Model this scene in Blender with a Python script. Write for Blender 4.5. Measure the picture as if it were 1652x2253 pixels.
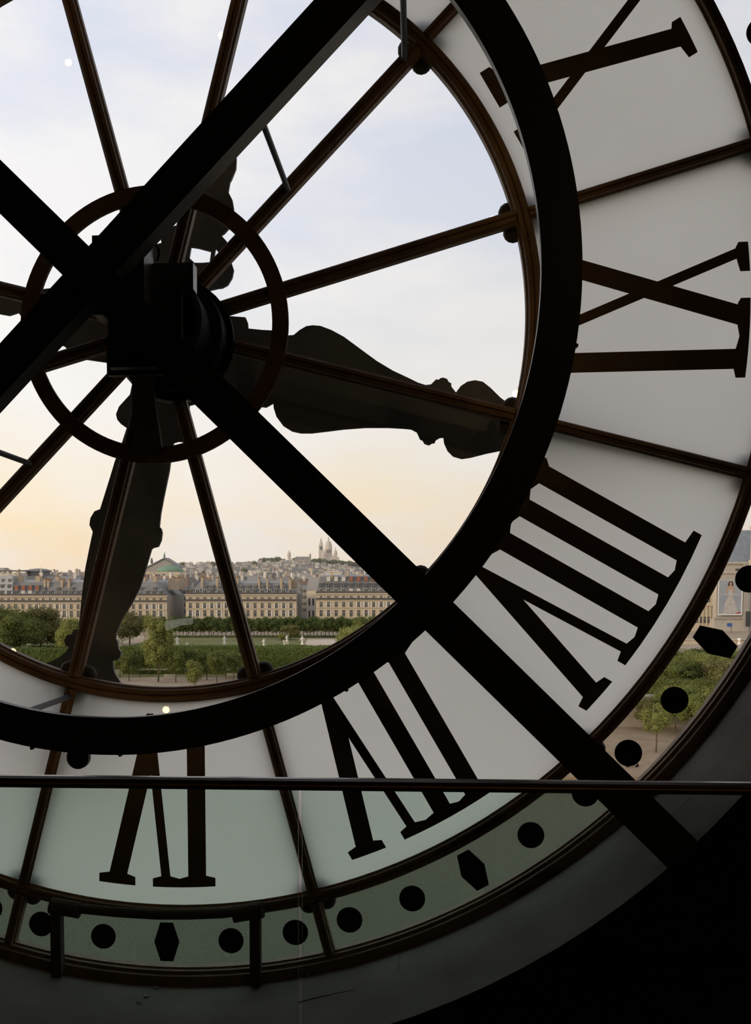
import bpy, math, random
import numpy as np
from mathutils import Vector, Matrix
from mathutils.geometry import tessellate_polygon

for _o in list(bpy.data.objects):
    bpy.data.objects.remove(_o, do_unlink=True)
SC = bpy.context.scene
COL = SC.collection
PI = math.pi

# ------------------------------------------------------------------ camera
W, H = 1652.0, 2253.0
FPX = 1845.99
CAM = Vector((1.2539, -4.2685, -1.2896))
YAW, PITCH = 0.0865, -0.0496
SHX, SHY = -97.11, 242.35          # lens shift in pixels of the full frame
cd = bpy.data.cameras.new('camera')
cam = bpy.data.objects.new('camera', cd)
COL.objects.link(cam)
cd.sensor_fit = 'VERTICAL'
cd.sensor_height = 36.0
cd.sensor_width = 36.0
cd.lens = FPX / H * 36.0
cd.shift_x = -SHX / H
cd.shift_y = SHY / H
cd.clip_start = 0.05
cd.clip_end = 20000.0
FW = Vector((-math.sin(YAW) * math.cos(PITCH), math.cos(YAW) * math.cos(PITCH), math.sin(PITCH)))
RT = Vector((math.cos(YAW), math.sin(YAW), 0.0))
UP = RT.cross(FW)
cam.matrix_world = Matrix(((RT.x, UP.x, -FW.x, CAM.x), (RT.y, UP.y, -FW.y, CAM.y), (RT.z, UP.z, -FW.z, CAM.z), (0, 0, 0, 1)))
SC.camera = cam

# ------------------------------------------------------------------ sky
SC.view_settings.view_transform = 'Standard'
SC.view_settings.look = 'None'
SC.view_settings.gamma = 1.0
SC.view_settings.use_curve_mapping = False
SC.view_settings.exposure = 0.0
SC.cycles.max_bounces = 8
SC.cycles.diffuse_bounces = 3
SC.cycles.glossy_bounces = 3
SC.cycles.volume_bounces = 0
SUN_AZ = math.radians(118)          # degrees left of the viewing direction (the west)
SUN_EL = math.radians(9)
FH = Vector((-math.sin(YAW), math.cos(YAW), 0.0))
SUND = (FH * math.cos(SUN_AZ) - RT * math.sin(SUN_AZ)) * math.cos(SUN_EL) + Vector((0, 0, math.sin(SUN_EL)))

wd = bpy.data.worlds.new('world')
SC.world = wd
wd.use_nodes = True
nt = wd.node_tree
nt.nodes.clear()
N = nt.nodes.new
L = nt.links.new


def ramp(node, stops):
    el = node.color_ramp.elements
    while len(el) > 1:
        el.remove(el[-1])
    el[0].position = stops[0][0]
    el[0].color = tuple(stops[0][1]) + (1,)
    for p, c in stops[1:]:
        e = el.new(p)
        e.color = tuple(c) + (1,)


tc = N('ShaderNodeTexCoord')
sep = N('ShaderNodeSeparateXYZ')
L(tc.outputs['Generated'], sep.inputs[0])
rp = N('ShaderNodeValToRGB')
ramp(rp, [(0.0, (.50, .45, .36)), (0.5, (1.02, .70, .38)), (0.525, (1.02, .78, .49)), (0.56, (.95, .83, .67)),
          (0.62, (.84, .82, .81)), (0.69, (.73, .75, .84)), (0.78, (.64, .68, .82)), (1.0, (.48, .53, .66))])
mz = N('ShaderNodeMath')
mz.operation = 'MULTIPLY_ADD'
mz.inputs[1].default_value = 0.5
mz.inputs[2].default_value = 0.5
L(sep.outputs['Z'], mz.inputs[0])
L(mz.outputs[0], rp.inputs[0])
# soft streaky cloud
mp = N('ShaderNodeMapping')
mp.inputs['Scale'].default_value = (2.2, 2.2, 6.5)
mp.inputs['Rotation'].default_value = (0.12, 0.1, 0.5)
L(tc.outputs['Generated'], mp.inputs[0])
nz = N('ShaderNodeTexNoise')
nz.inputs['Scale'].default_value = 1.6
nz.inputs['Detail'].default_value = 7
nz.inputs['Roughness'].default_value = 0.55
L(mp.outputs[0], nz.inputs[0])
cr = N('ShaderNodeValToRGB')
ramp(cr, [(0.36, (0, 0, 0)), (0.60, (1, 1, 1))])
L(nz.outputs['Fac'], cr.inputs[0])
cm = N('ShaderNodeMix')
cm.data_type = 'RGBA'
cm.inputs[7].default_value = (.93, .89, .87, 1)
L(rp.outputs[0], cm.inputs[6])
cf = N('ShaderNodeMath')
cf.operation = 'MULTIPLY'
cf.inputs[1].default_value = 0.75
L(cr.outputs[0], cf.inputs[0])
L(cf.outputs[0], cm.inputs[0])
# broad brightening towards the west
dt = N('ShaderNodeVectorMath')
dt.operation = 'DOT_PRODUCT'
dt.inputs[1].default_value = tuple((-RT * 0.93 + FH * 0.25 + Vector((0, 0, .18))).normalized())
L(tc.outputs['Generated'], dt.inputs[0])
dr = N('ShaderNodeMapRange')
dr.inputs[1].default_value = -0.3
dr.inputs[2].default_value = 0.9
dr.inputs[3].default_value = 0.86
dr.inputs[4].default_value = 1.22
L(dt.outputs['Value'], dr.inputs[0])
bm_ = N('ShaderNodeVectorMath')
bm_.operation = 'SCALE'
L(cm.outputs[2], bm_.inputs[0])
L(dr.outputs[0], bm_.inputs['Scale'])
bg = N('ShaderNodeBackground')
bg.inputs[1].default_value = 1.0
L(bm_.outputs[0], bg.inputs[0])
wo = N('ShaderNodeOutputWorld')
L(bg.outputs[0], wo.inputs[0])

sd = bpy.data.lights.new('sun', 'SUN')
sd.energy = 2.1
sd.color = (1.0, .78, .52)
sd.angle = math.radians(6)
sun = bpy.data.objects.new('sun', sd)
COL.objects.link(sun)
sun.rotation_euler = SUND.to_track_quat('Z', 'Y').to_euler()


# ------------------------------------------------------------------ pixel helpers
def ray(px, py):
    return FW + RT * ((px - W / 2 - SHX) / FPX) - UP * ((py - H / 2 - SHY) / FPX)


def at(px, py, Y):
    d = ray(px, py)
    return CAM + d * ((Y - CAM.y) / d.y)


def gp(px, py, z):
    d = ray(px, py)
    return CAM + d * ((z - CAM.z) / d.z)


def U(px, v):
    """metres right of the camera axis of a pixel column on an upright plane v metres away"""
    return (px - W / 2 - SHX) / FPX * v


def Z(py, v):
    """height of a pixel row on an upright plane v metres away"""
    return CAM.z + v * math.tan(PITCH - math.atan((py - H / 2 - SHY) / FPX))


def uv(u, v, z):
    return Vector((CAM.x, CAM.y, 0)) + RT * u + FH * v + Vector((0, 0, z))


# ------------------------------------------------------------------ materials
MATS = {}


def mat(name, col, rough=0.7, spec=0.3, metal=0.0, noise=None, scale=5.0, bump=0.0, bscale=None, var=0.0):
    if name in MATS:
        return MATS[name]
    m = bpy.data.materials.new(name)
    m.use_nodes = True
    t = m.node_tree
    b = t.nodes['Principled BSDF']
    b.inputs['Base Color'].default_value = tuple(col) + (1,)
    b.inputs['Roughness'].default_value = rough
    b.inputs['Specular IOR Level'].default_value = spec
    b.inputs['Metallic'].default_value = metal
    c = t.nodes.new('ShaderNodeTexCoord')
    if noise is not None:
        n = t.nodes.new('ShaderNodeTexNoise')
        n.inputs['Scale'].default_value = scale
        n.inputs['Detail'].default_value = 6
        t.links.new(c.outputs['Object'], n.inputs[0])
        r = t.nodes.new('ShaderNodeValToRGB')
        ramp(r, [(0.3, col), (0.7, noise)])
        t.links.new(n.outputs['Fac'], r.inputs[0])
        out = r.outputs[0]
        if var > 0:
            oi = t.nodes.new('ShaderNodeObjectInfo')
            hs = t.nodes.new('ShaderNodeHueSaturation')
            mr = t.nodes.new('ShaderNodeMapRange')
            mr.inputs[3].default_value = 1 - var
            mr.inputs[4].default_value = 1 + var
            t.links.new(oi.outputs['Random'], mr.inputs[0])
            t.links.new(mr.outputs[0], hs.inputs['Value'])
            t.links.new(out, hs.inputs['Color'])
            out = hs.outputs[0]
        t.links.new(out, b.inputs['Base Color'])
    if bump > 0:
        n2 = t.nodes.new('ShaderNodeTexNoise')
        n2.inputs['Scale'].default_value = bscale or scale
        n2.inputs['Detail'].default_value = 5
        t.links.new(c.outputs['Object'], n2.inputs[0])
        bp = t.nodes.new('ShaderNodeBump')
        bp.inputs['Strength'].default_value = bump
        bp.inputs['Distance'].default_value = 0.02
        t.links.new(n2.outputs['Fac'], bp.inputs['Height'])
        t.links.new(bp.outputs[0], b.inputs['Normal'])
    MATS[name] = m
    return m


def glass(name, tint=(1, 1, 1), refl=0.05, rough=0.0):
    if name in MATS:
        return MATS[name]
    m = bpy.data.materials.new(name)
    m.use_nodes = True
    t = m.node_tree
    t.nodes.clear()
    o = t.nodes.new('ShaderNodeOutputMaterial')
    tr = t.nodes.new('ShaderNodeBsdfTransparent')
    tr.inputs[0].default_value = tuple(tint) + (1,)
    gl = t.nodes.new('ShaderNodeBsdfGlossy')
    gl.inputs['Roughness'].default_value = rough
    mx = t.nodes.new('ShaderNodeMixShader')
    mx.inputs[0].default_value = refl
    t.links.new(tr.outputs[0], mx.inputs[1])
    t.links.new(gl.outputs[0], mx.inputs[2])
    t.links.new(mx.outputs[0], o.inputs[0])
    MATS[name] = m
    return m


def frosted():
    m = bpy.data.materials.new('frosted_glass')
    m.use_nodes = True
    t = m.node_tree
    t.nodes.clear()
    o = t.nodes.new('ShaderNodeOutputMaterial')
    tl = t.nodes.new('ShaderNodeBsdfTranslucent')
    c = t.nodes.new('ShaderNodeTexCoord')
    n = t.nodes.new('ShaderNodeTexNoise')
    n.inputs['Scale'].default_value = 1.3
    n.inputs['Detail'].default_value = 8
    t.links.new(c.outputs['Object'], n.inputs[0])
    r = t.nodes.new('ShaderNodeValToRGB')
    ramp(r, [(0.3, (.72, .70, .66)), (0.7, (.77, .75, .71))])
    t.links.new(n.outputs['Fac'], r.inputs[0])
    t.links.new(r.outputs[0], tl.inputs[0])
    gl = t.nodes.new('ShaderNodeBsdfGlossy')
    gl.inputs['Roughness'].default_value = 0.03
    mx = t.nodes.new('ShaderNodeMixShader')
    mx.inputs[0].default_value = 0.03
    t.links.new(tl.outputs[0], mx.inputs[1])
    t.links.new(gl.outputs[0], mx.inputs[2])
    t.links.new(mx.outputs[0], o.inputs[0])
    return m


def emit(name, col, s):
    m = bpy.data.materials.new(name)
    m.use_nodes = True
    t = m.node_tree
    t.nodes.clear()
    o = t.nodes.new('ShaderNodeOutputMaterial')
    e = t.nodes.new('ShaderNodeEmission')
    e.inputs[0].default_value = tuple(col) + (1,)
    e.inputs[1].default_value = s
    t.links.new(e.outputs[0], o.inputs[0])
    MATS[name] = m
    return m


def leaf_mat(name, c1, c2, var=0.0):
    m = mat(name, c1, 0.8, 0.08, noise=c2, scale=1.7, var=var)
    t = m.node_tree
    b = t.nodes['Principled BSDF']
    src = b.inputs['Base Color'].links[0].from_socket
    tl = t.nodes.new('ShaderNodeBsdfTranslucent')
    t.links.new(src, tl.inputs[0])
    mx = t.nodes.new('ShaderNodeMixShader')
    mx.inputs[0].default_value = 0.38
    t.links.new(b.outputs[0], mx.inputs[1])
    t.links.new(tl.outputs[0], mx.inputs[2])
    t.links.new(mx.outputs[0], t.nodes['Material Output'].inputs[0])
    return m


M_BLACK = mat('black_painted_iron', (.018, .0175, .017), 0.42, 0.45, noise=(.026, .025, .024), scale=3, bump=.04, bscale=40)
M_BEAMSIDE = M_BLACK
M_BROWN = mat('brown_painted_iron', (.145, .088, .046), 0.55, 0.4, noise=(.085, .052, .028), scale=9, bump=.3, bscale=60)
M_HAND = mat('weathered_dark_metal', (.135, .152, .170), 0.6, 0.35, noise=(.18, .20, .22), scale=4, bump=.2, bscale=25)
M_MARK = mat('dark_painted_numeral', (.06, .047, .036), 0.7, 0.2, noise=(.08, .062, .047), scale=6)
M_DOT = mat('black_painted_mark', (.006, .006, .006), 0.7, 0.1)
M_BOSS = mat('dark_cast_iron', (.03, .027, .023), 0.7, 0.2, noise=(.05, .04, .03), scale=15)
M_GLASS = glass('clear_glass', (.985, .99, .985), 0.035)
M_FROST = frosted()
M_RAILGLASS = glass('green_tinted_glass', (.835, .92, .885), 0.02)
M_GEDGE = mat('green_glass_edge', (.16, .21, .19), 0.2, 0.5)
M_PLASTER = mat('grey_plaster', (.125, .115, .108), 0.85, 0.2, noise=(.21, .195, .182), scale=1.6, bump=.35, bscale=9)
M_WALL = mat('black_wall_paint', (.006, .006, .006), 0.9, 0.05)
M_ROOM = mat('dark_room_paint', (.10, .085, .07), 0.9, 0.1)
M_FLOOR = mat('dark_oak_floor', (.16, .09, .045), 0.45, 0.3, noise=(.22, .13, .07), scale=3)
M_WOOD = mat('dark_varnished_wood', (.035, .018, .008), 0.22, 0.5, noise=(.055, .028, .012), scale=14)
M_STEEL = mat('dull_grey_steel', (.20, .20, .20), 0.45, 0.5, metal=0.6)
M_ROD = mat('grey_steel_rod', (.11, .115, .125), 0.5, 0.4, metal=.4)
def tape_mat():
    m = bpy.data.materials.new('old_adhesive_tape')
    m.use_nodes = True
    t = m.node_tree
    t.nodes.clear()
    o = t.nodes.new('ShaderNodeOutputMaterial')
    tl = t.nodes.new('ShaderNodeBsdfTranslucent')
    tl.inputs[0].default_value = (.46, .46, .38, 1)
    tr = t.nodes.new('ShaderNodeBsdfTransparent')
    c = t.nodes.new('ShaderNodeTexCoord')
    n = t.nodes.new('ShaderNodeTexNoise')
    n.inputs['Scale'].default_value = 60
    t.links.new(c.outputs['Object'], n.inputs[0])
    mr = t.nodes.new('ShaderNodeMapRange')
    mr.inputs[1].default_value = .3
    mr.inputs[2].default_value = .7
    mr.inputs[3].default_value = .45
    mr.inputs[4].default_value = .8
    t.links.new(n.outputs['Fac'], mr.inputs[0])
    mx = t.nodes.new('ShaderNodeMixShader')
    t.links.new(mr.outputs[0], mx.inputs[0])
    t.links.new(tr.outputs[0], mx.inputs[1])
    t.links.new(tl.outputs[0], mx.inputs[2])
    t.links.new(mx.outputs[0], o.inputs[0])
    return m


M_CHIP = mat('bare_white_plaster', (.55, .54, .50), 0.95, 0.1)


# ------------------------------------------------------------------ object helpers
def link(o, parent=None):
    COL.objects.link(o)
    if parent is not None:
        o.parent = parent
    return o


def tag(o, label, cat=None, group=None, kind=None):
    if label:
        o['label'] = label
    if cat:
        o['category'] = cat
    if group:
        o['group'] = group
    if kind:
        o['kind'] = kind
    return o


def thing(name, label, cat, loc=(0, 0, 0), group=None):
    o = bpy.data.objects.new(name, None)
    o.empty_display_size = 0.1
    o.location = loc
    link(o)
    return tag(o, label, cat, group)


def mk(name, verts, faces, mats, parent=None, mi=None, smooth=False):
    me = bpy.data.meshes.new(name)
    off = Vector((0, 0, 0))
    if parent is not None:
        p = parent
        while p is not None:
            off = off + Vector(p.location)
            p = p.parent
    me.from_pydata([tuple(Vector(v) - off) for v in verts], [], [tuple(f) for f in faces])
    if not isinstance(mats, (list, tuple)):
        mats = [mats]
    for m in mats:
        me.materials.append(m)
    if mi is not None:
        me.polygons.foreach_set('material_index', mi)
    if smooth:
        me.polygons.foreach_set('use_smooth', [True] * len(me.polygons))
    me.update()
    o = bpy.data.objects.new(name, me)
    return link(o, parent)


class MB:
    """collects shapes for ONE mesh object"""

    def __init__(s):
        s.v, s.f, s.m = [], [], []

    def add(s, v, f, m=0):
        b = len(s.v)
        s.v += [tuple(x) for x in v]
        s.f += [tuple(i + b for i in q) for q in f]
        s.m += [m] * len(f)

    def hexa(s, p, m=0):
        s.add(p, [(0, 3, 2, 1), (4, 5, 6, 7), (0, 1, 5, 4), (1, 2, 6, 5), (2, 3, 7, 6), (3, 0, 4, 7)], m)

    def box(s, x0, x1, y0, y1, z0, z1, m=0):
        s.hexa([(x0, y0, z0), (x1, y0, z0), (x1, y1, z0), (x0, y1, z0), (x0, y0, z1), (x1, y0, z1), (x1, y1, z1), (x0, y1, z1)], m)

    def fbox(s, u0, u1, v0, v1, z0, z1, m=0):
        s.hexa([uv(u0, v0, z0), uv(u1, v0, z0), uv(u1, v1, z0), uv(u0, v1, z0), uv(u0, v0, z1), uv(u1, v0, z1), uv(u1, v1, z1), uv(u0, v1, z1)], m)

    def frus(s, u0, u1, v0, v1, z0, z1, iu0, iu1, iv0, iv1, m=0):
        s.hexa([uv(u0, v0, z0), uv(u1, v0, z0), uv(u1, v1, z0), uv(u0, v1, z0),
                uv(u0 + iu0, v0 + iv0, z1), uv(u1 - iu1, v0 + iv0, z1), uv(u1 - iu1, v1 - iv1, z1), uv(u0 + iu0, v1 - iv1, z1)], m)

    def tube(s, pts, r, n=8, m=0, r1=None):
        pts = [Vector(p) for p in pts]
        b = len(s.v)
        k = len(pts)
        for i, p in enumerate(pts):
            t = (pts[min(i + 1, k - 1)] - pts[max(i - 1, 0)]).normalized()
            a = t.cross(Vector((0, 0, 1)))
            if a.length < 1e-3:
                a = t.cross(Vector((1, 0, 0)))
            a.normalize()
            c = t.cross(a)
            rr = r if r1 is None else r + (r1 - r) * i / max(1, k - 1)
            for j in range(n):
                q = p + (a * math.cos(2 * PI * j / n) + c * math.sin(2 * PI * j / n)) * rr
                s.v.append(tuple(q))
        for i in range(k - 1):
            for j in range(n):
                j2 = (j + 1) % n
                s.f.append((b + i * n + j, b + i * n + j2, b + (i + 1) * n + j2, b + (i + 1) * n + j))
                s.m.append(m)
        s.f.append(tuple(b + j for j in range(n))[::-1])
        s.f.append(tuple(b + (k - 1) * n + j for j in range(n)))
        s.m += [m, m]

    def lathe(s, base, prof, n=16, m=0, axis=None):
        """prof: (radius, height) turned about the vertical through base (or about axis)"""
        base = Vector(base)
        ax = Vector(axis).normalized() if axis else Vector((0, 0, 1))
        a = ax.cross(Vector((0, 1, 0)) if abs(ax.y) < .9 else Vector((1, 0, 0))).normalized()
        c = ax.cross(a)
        b = len(s.v)
        for r, h in prof:
            for j in range(n):
                t = 2 * PI * j / n
                s.v.append(tuple(base + ax * h + (a * math.cos(t) + c * math.sin(t)) * max(r, 1e-4)))
        for i in range(len(prof) - 1):
            for j in range(n):
                j2 = (j + 1) % n
                s.f.append((b + i * n + j, b + i * n + j2, b + (i + 1) * n + j2, b + (i + 1) * n + j))
                s.m.append(m)
        s.f.append(tuple(b + j for j in range(n))[::-1])
        s.f.append(tuple(b + (len(prof) - 1) * n + j for j in range(n)))
        s.m += [m, m]

    def plate(s, outer, holes=(), y0=0.0, y1=0.01, m=0, fn=None):
        """a flat plate of (x,z) outline standing upright between depths y0 (near) and y1"""
        loops = [list(outer)] + [list(h) for h in holes]
        flat = [p for l in loops for p in l]
        tri = tessellate_polygon([[Vector((p[0], p[1], 0)) for p in l] for l in loops])
        n = len(flat)
        b = len(s.v)
        g = fn or (lambda x, y, z: (x, y, z))
        for y in (y0, y1):
            for p in flat:
                s.v.append(tuple(g(p[0], y, p[1])))
        for t in tri:
            s.f.append(tuple(b + i for i in t))
            s.f.append(tuple(b + n + i for i in t[::-1]))
            s.m += [m, m]
        k = 0
        for l in loops:
            for i in range(len(l)):
                j = (i + 1) % len(l)
                s.f.append((b + k + i, b + k + j, b + n + k + j, b + n + k + i))
                s.m.append(m)
            k += len(l)

    def build(s, name, mats, parent=None, smooth=False):
        return mk(name, s.v, s.f, mats, parent, s.m, smooth)


def part(name, mats, parent, how, *a, smooth=False, **k):
    b = MB()
    getattr(b, how)(*a, **k)
    return b.build(name, mats, parent, smooth)


def copy_tree(o, parent=None):
    c = o.copy()
    link(c, parent)
    for ch in list(o.children):
        copy_tree(ch, c)
    return c


def smooth_closed(pts, k=4):
    """Catmull-Rom through a closed list of points"""
    n = len(pts)
    out = []
    for i in range(n):
        p0, p1, p2, p3 = (Vector(pts[(i + j - 1) % n]) for j in range(4))
        for q in range(k):
            t = q / k
            out.append(tuple(0.5 * ((2 * p1) + (p2 - p0) * t + (2 * p0 - 5 * p1 + 4 * p2 - p3) * t * t + (3 * p1 - p0 - 3 * p2 + p3) * t ** 3)))
    return out


# ================================================================== THE ROOM
RW = 3.41                  # radius of the round opening
YW = -0.75                 # inner face of the wall
ROOM = (-7.0, 7.5, -12.0, YW, -2.95, 8.3)
x0, x1, y0, y1, z0, z1 = ROOM
b = MB()
n = 128
# floor of the opening dips below the room floor line, so the wall runs further down there
for yy, s_ in ((YW, 1), (-0.02, -1)):
    base = len(b.v)
    for i in range(n):
        a = 2 * PI * i / n
        b.v.append((RW * math.cos(a), yy, RW * math.sin(a)))
    for i in range(n):
        a = 2 * PI * i / n
        ca, sa = math.cos(a), math.sin(a)
        t = min((x1 + 1 if ca > 0 else -(x0 - 1)) / max(abs(ca), 1e-9), (z1 + 1 if sa > 0 else 6.0) / max(abs(sa), 1e-9))
        b.v.append((ca * t, yy, sa * t))
    for i in range(n):
        j = (i + 1) % n
        q = (base + i, base + j, base + n + j, base + n + i)
        b.f.append(q if s_ > 0 else q[::-1])
        b.m.append(0)
tag(b.build('wall_front', [M_WALL]), 'black wall around the great round clock opening', kind='structure')
# plastered reveal of the opening
b = MB()
prof = [(RW, YW + .001), (RW + .0, -0.4), (RW + .01, -0.02), (RW + .10, -0.02), (RW + .10, YW + .001)]
k = len(prof)
for i in range(n):
    a = 2 * PI * i / n
    for r, y in prof:
        b.v.append((r * math.cos(a), y, r * math.sin(a)))
for i in range(n):
    j = (i + 1) % n
    for q in range(k):
        p = (q + 1) % k
        b.f.append((i * k + q, i * k + p, j * k + p, j * k + q))
        b.m.append(0)
reveal = tag(b.build('trim_1', [M_PLASTER], smooth=False), 'grey plastered reveal of the round clock opening', kind='structure')
for nm, bx, m in (('floor', (x0, x1, y0, -1.75, z0 - 1.6, z0), M_FLOOR), ('floor_recess', (x0, x1, -1.75, YW - .02, z0 - 1.75, z0 - 1.6), M_FLOOR), ('ceiling', (x0, x1, y0, YW, z1, z1 + .15), M_ROOM),
                  ('wall_back', (x0, x1, y0 - .15, y0, z0, z1), M_ROOM), ('wall_left', (x0 - .15, x0, y0, YW, z0, z1), M_ROOM),
                  ('wall_right', (x1, x1 + .15, y0, YW, z0, z1), M_ROOM)):
    tag(part(nm, m, None, 'box', *bx), None, kind='structure')

# ------------------------------------------------------------------ crumbled plaster on the reveal
random.seed(4)


def on_reveal(px, py, lift=0.0):
    d = ray(px, py)
    # intersect with the cylinder of radius RW about the Y axis
    A = d.x ** 2 + d.z ** 2
    B = 2 * (CAM.x * d.x + CAM.z * d.z)
    C = CAM.x ** 2 + CAM.z ** 2 - (RW - lift) ** 2
    t = (-B + math.sqrt(B * B - 4 * A * C)) / (2 * A)
    return CAM + d * t


def chip(px, py, w, h, m, sd_):
    random.seed(sd_)
    k = 9
    top, bot = [], []
    for i in range(k):
        a = 2 * PI * i / k
        r = random.uniform(.5, 1.1)
        top.append(on_reveal(px + w * r * math.cos(a), py + h * r * math.sin(a), .0025))
        bot.append(on_reveal(px + w * 1.15 * r * math.cos(a), py + h * 1.15 * r * math.sin(a), -.003))
    b = MB()
    b.add(top + bot, [tuple(range(k))] + [(i, k + i, k + (i + 1) % k, (i + 1) % k) for i in range(k)])
    return b.build('plaster_flake', [m], reveal)


chip(679, 2129, 6, 5, M_CHIP, 1)
chip(675, 2144, 2.5, 2.5, M_CHIP, 2)
for i, (cx, cy, w, h) in enumerate([(365, 2160, 11, 1.6), (383, 2157, 9, 1.4), (402, 2163, 7, 1.8), (343, 2172, 5, 2), (322, 2190, 6, 3), (306, 2205, 5, 2.5), (875, 2110, 1.2, 20)]):
    chip(cx, cy, w, h, mat('loose_plaster_%d' % (i % 3), [(.22, .21, .195), (.27, .26, .24), (.14, .135, .125)][i % 3], 0.95, 0.1), 30 + i)
# hairline crack
cp = [(655, 2206), (668, 2203), (690, 2196), (712, 2192), (745, 2184), (778, 2178)]
b = MB()
b.tube([on_reveal(x, y, 0.0) for x, y in cp], .0035, 5, 0, .001)
b.build('plaster_crack', [M_BLACK], reveal)
b = MB()
b.tube([on_reveal(x, y, 0.0) for x, y in ((1478, 1795), (1492, 1783), (1507, 1768), (1522, 1752), (1535, 1738), (1555, 1722))], .0016, 5)
b.build('plaster_crack', [M_BLACK], reveal)

# ================================================================== THE CLOCK DIAL
DL = 0.19      # the dial sits a fifth of a degree askew
dial = thing('clock_dial', 'giant round glass clock face in an iron frame, seen from behind with mirrored numerals', 'clock')


def pol(r, deg, y=0.0):
    a = math.radians(deg + DL)
    return Vector((r * math.cos(a), y, r * math.sin(a)))


def bar_profile(w):
    h = w / 2
    return [(-h, .03), (-h, -.010), (-h * .72, -.016), (-h * .62, -.030), (-h * .14, -.034), (0, -.026), (h * .14, -.034), (h * .62, -.030), (h * .72, -.016), (h, -.010), (h, .03)]


def ring_bar(name, rm, w, m, prof=None, n=180, cx=0, cz=0):
    pr = prof or bar_profile(w)
    b = MB()
    k = len(pr)
    for i in range(n):
        a = 2 * PI * i / n
        for t, y in pr:
            b.v.append((cx + (rm + t) * math.cos(a), y, cz + (rm + t) * math.sin(a)))
    for i in range(n):
        j = (i + 1) % n
        for q in range(k):
            p = (q + 1) % k
            b.f.append((i * k + q, i * k + p, j * k + p, j * k + q))
            b.m.append(0)
    return b.build(name, [m], dial)


def spoke_bar(name, r0, r1, deg, w, m):
    pr = bar_profile(w)
    b = MB()
    a = math.radians(deg + DL)
    er = Vector((math.cos(a), 0, math.sin(a)))
    et = Vector((-math.sin(a), 0, math.cos(a)))
    for r in (r0, r1):
        for t, y in pr:
            b.v.append(tuple(er * r + et * t + Vector((0, y, 0))))
    k = len(pr)
    for q in range(k):
        p = (q + 1) % k
        b.f.append((q, p, k + p, k + q))
        b.m.append(0)
    b.f += [tuple(range(k)), tuple(range(2 * k - 1, k - 1, -1))]
    b.m += [0, 0]
    return b.build(name, [m], dial)


R_IN, R_NUM, R_OUT = (1.845, 1.925), (3.0, 3.072), (3.335, RW + .02)
ring_bar('inner_ring', sum(R_IN) / 2, R_IN[1] - R_IN[0], M_BROWN)
ring_bar('numeral_ring', sum(R_NUM) / 2, R_NUM[1] - R_NUM[0], M_BROWN)
ring_bar('outer_ring', 3.3825, .095, M_BROWN, [(-.047, .03), (-.047, -.008), (-.038, -.012), (-.036, -.03), (-.020, -.034), (-.016, -.05), (.045, -.055), (.045, .03)])
# flat iron ring clamped over the spokes
ring_bar('hub_ring', .652, .08, M_BROWN, [(-.041, -.03), (-.041, -.048), (.041, -.048), (.041, -.03)], 96, -.02, 0.0)
for k_ in range(12):
    d = 15 + 30 * k_
    spoke_bar('spoke', .15, R_IN[0] + .005, d, .072, M_BROWN)
    spoke_bar('spoke', R_IN[1] - .005, R_NUM[0] + .005, d, .060, M_BROWN)
    spoke_bar('spoke', R_NUM[1] - .005, R_OUT[0] + .01, d, .060, M_BROWN)


def pane(name, r0, r1, a0, a1, mats, front_frost=False, n=14):
    b = MB()
    for y in (-.004, .004):
        for i in range(n + 1):
            a = math.radians(a0 + (a1 - a0) * i / n + DL)
            for r in (r0, r1):
                b.v.append((r * math.cos(a), y, r * math.sin(a)))
    m2 = 2 * (n + 1)
    for i in range(n):
        q = (2 * i, 2 * i + 2, 2 * i + 3, 2 * i + 1)
        b.f.append(q)
        b.m.append(0)
        b.f.append(tuple(m2 + t for t in q[::-1]))
        b.m.append(1)
        for (s_, t_) in ((2 * i, 2 * i + 2), (2 * i + 3, 2 * i + 1)):
            b.f.append((s_, t_, m2 + t_, m2 + s_))
            b.m.append(1)
    b.f += [(0, 1, m2 + 1, m2), (2 * n + 1, 2 * n, m2 + 2 * n, m2 + 2 * n + 1)]
    b.m += [1, 1]
    return b.build(name, mats, dial)


M_BACKGLASS = glass('clear_glass_back', (.99, .995, .99), 0.0)
for k_ in range(12):
    a0, a1 = -105 + 30 * k_, -75 + 30 * k_
    pane('frosted_pane', R_IN[1] - .01, R_NUM[0] + .01, a0, a1, [M_FROST, M_BACKGLASS])
    pane('clear_pane', .25, R_IN[0] + .01, a0, a1, [M_GLASS, M_BACKGLASS])
    pane('track_pane', R_NUM[1] - .01, R_OUT[0] + .01, a0, a1, [M_GLASS, M_BACKGLASS])

# cast bosses outside the glass at every crossing of the frame, and the outer glazing bars
for k_ in range(12):
    d = 15 + 30 * k_
    for r in (1.885, 3.036):
        c = pol(r, d, .02)
        b = MB()
        for s_ in (-1, 1):
            for q in (-1, 1):
                a = math.radians(d + DL)
                er = Vector((math.cos(a), 0, math.sin(a)))
                et = Vector((-math.sin(a), 0, math.cos(a)))
                p = c + er * (.048 * s_) + et * (.048 * q)
                b.lathe(p, [(.0, .0), (.036, .002), (.050, .016), (.050, .034), (.034, .05), (0, .056)], 14, 0, axis=(0, 1, 0))
        b.build('corner_boss', [M_BOSS], dial, smooth=True)
    b = MB()
    a = math.radians(d + DL)
    er = Vector((math.cos(a), 0, math.sin(a)))
    et = Vector((-math.sin(a), 0, math.cos(a)))
    for r0_, r1_ in ((R_IN[1], R_NUM[0]),):
        p = [er * r0_ - et * .036, er * r1_ - et * .036, er * r1_ + et * .036, er * r0_ + et * .036]
        b.hexa([tuple(v + Vector((0, .01, 0))) for v in p] + [tuple(v + Vector((0, .045, 0))) for v in p])
    b.build('outer_glazing_bar', [M_BOSS], dial)


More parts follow.
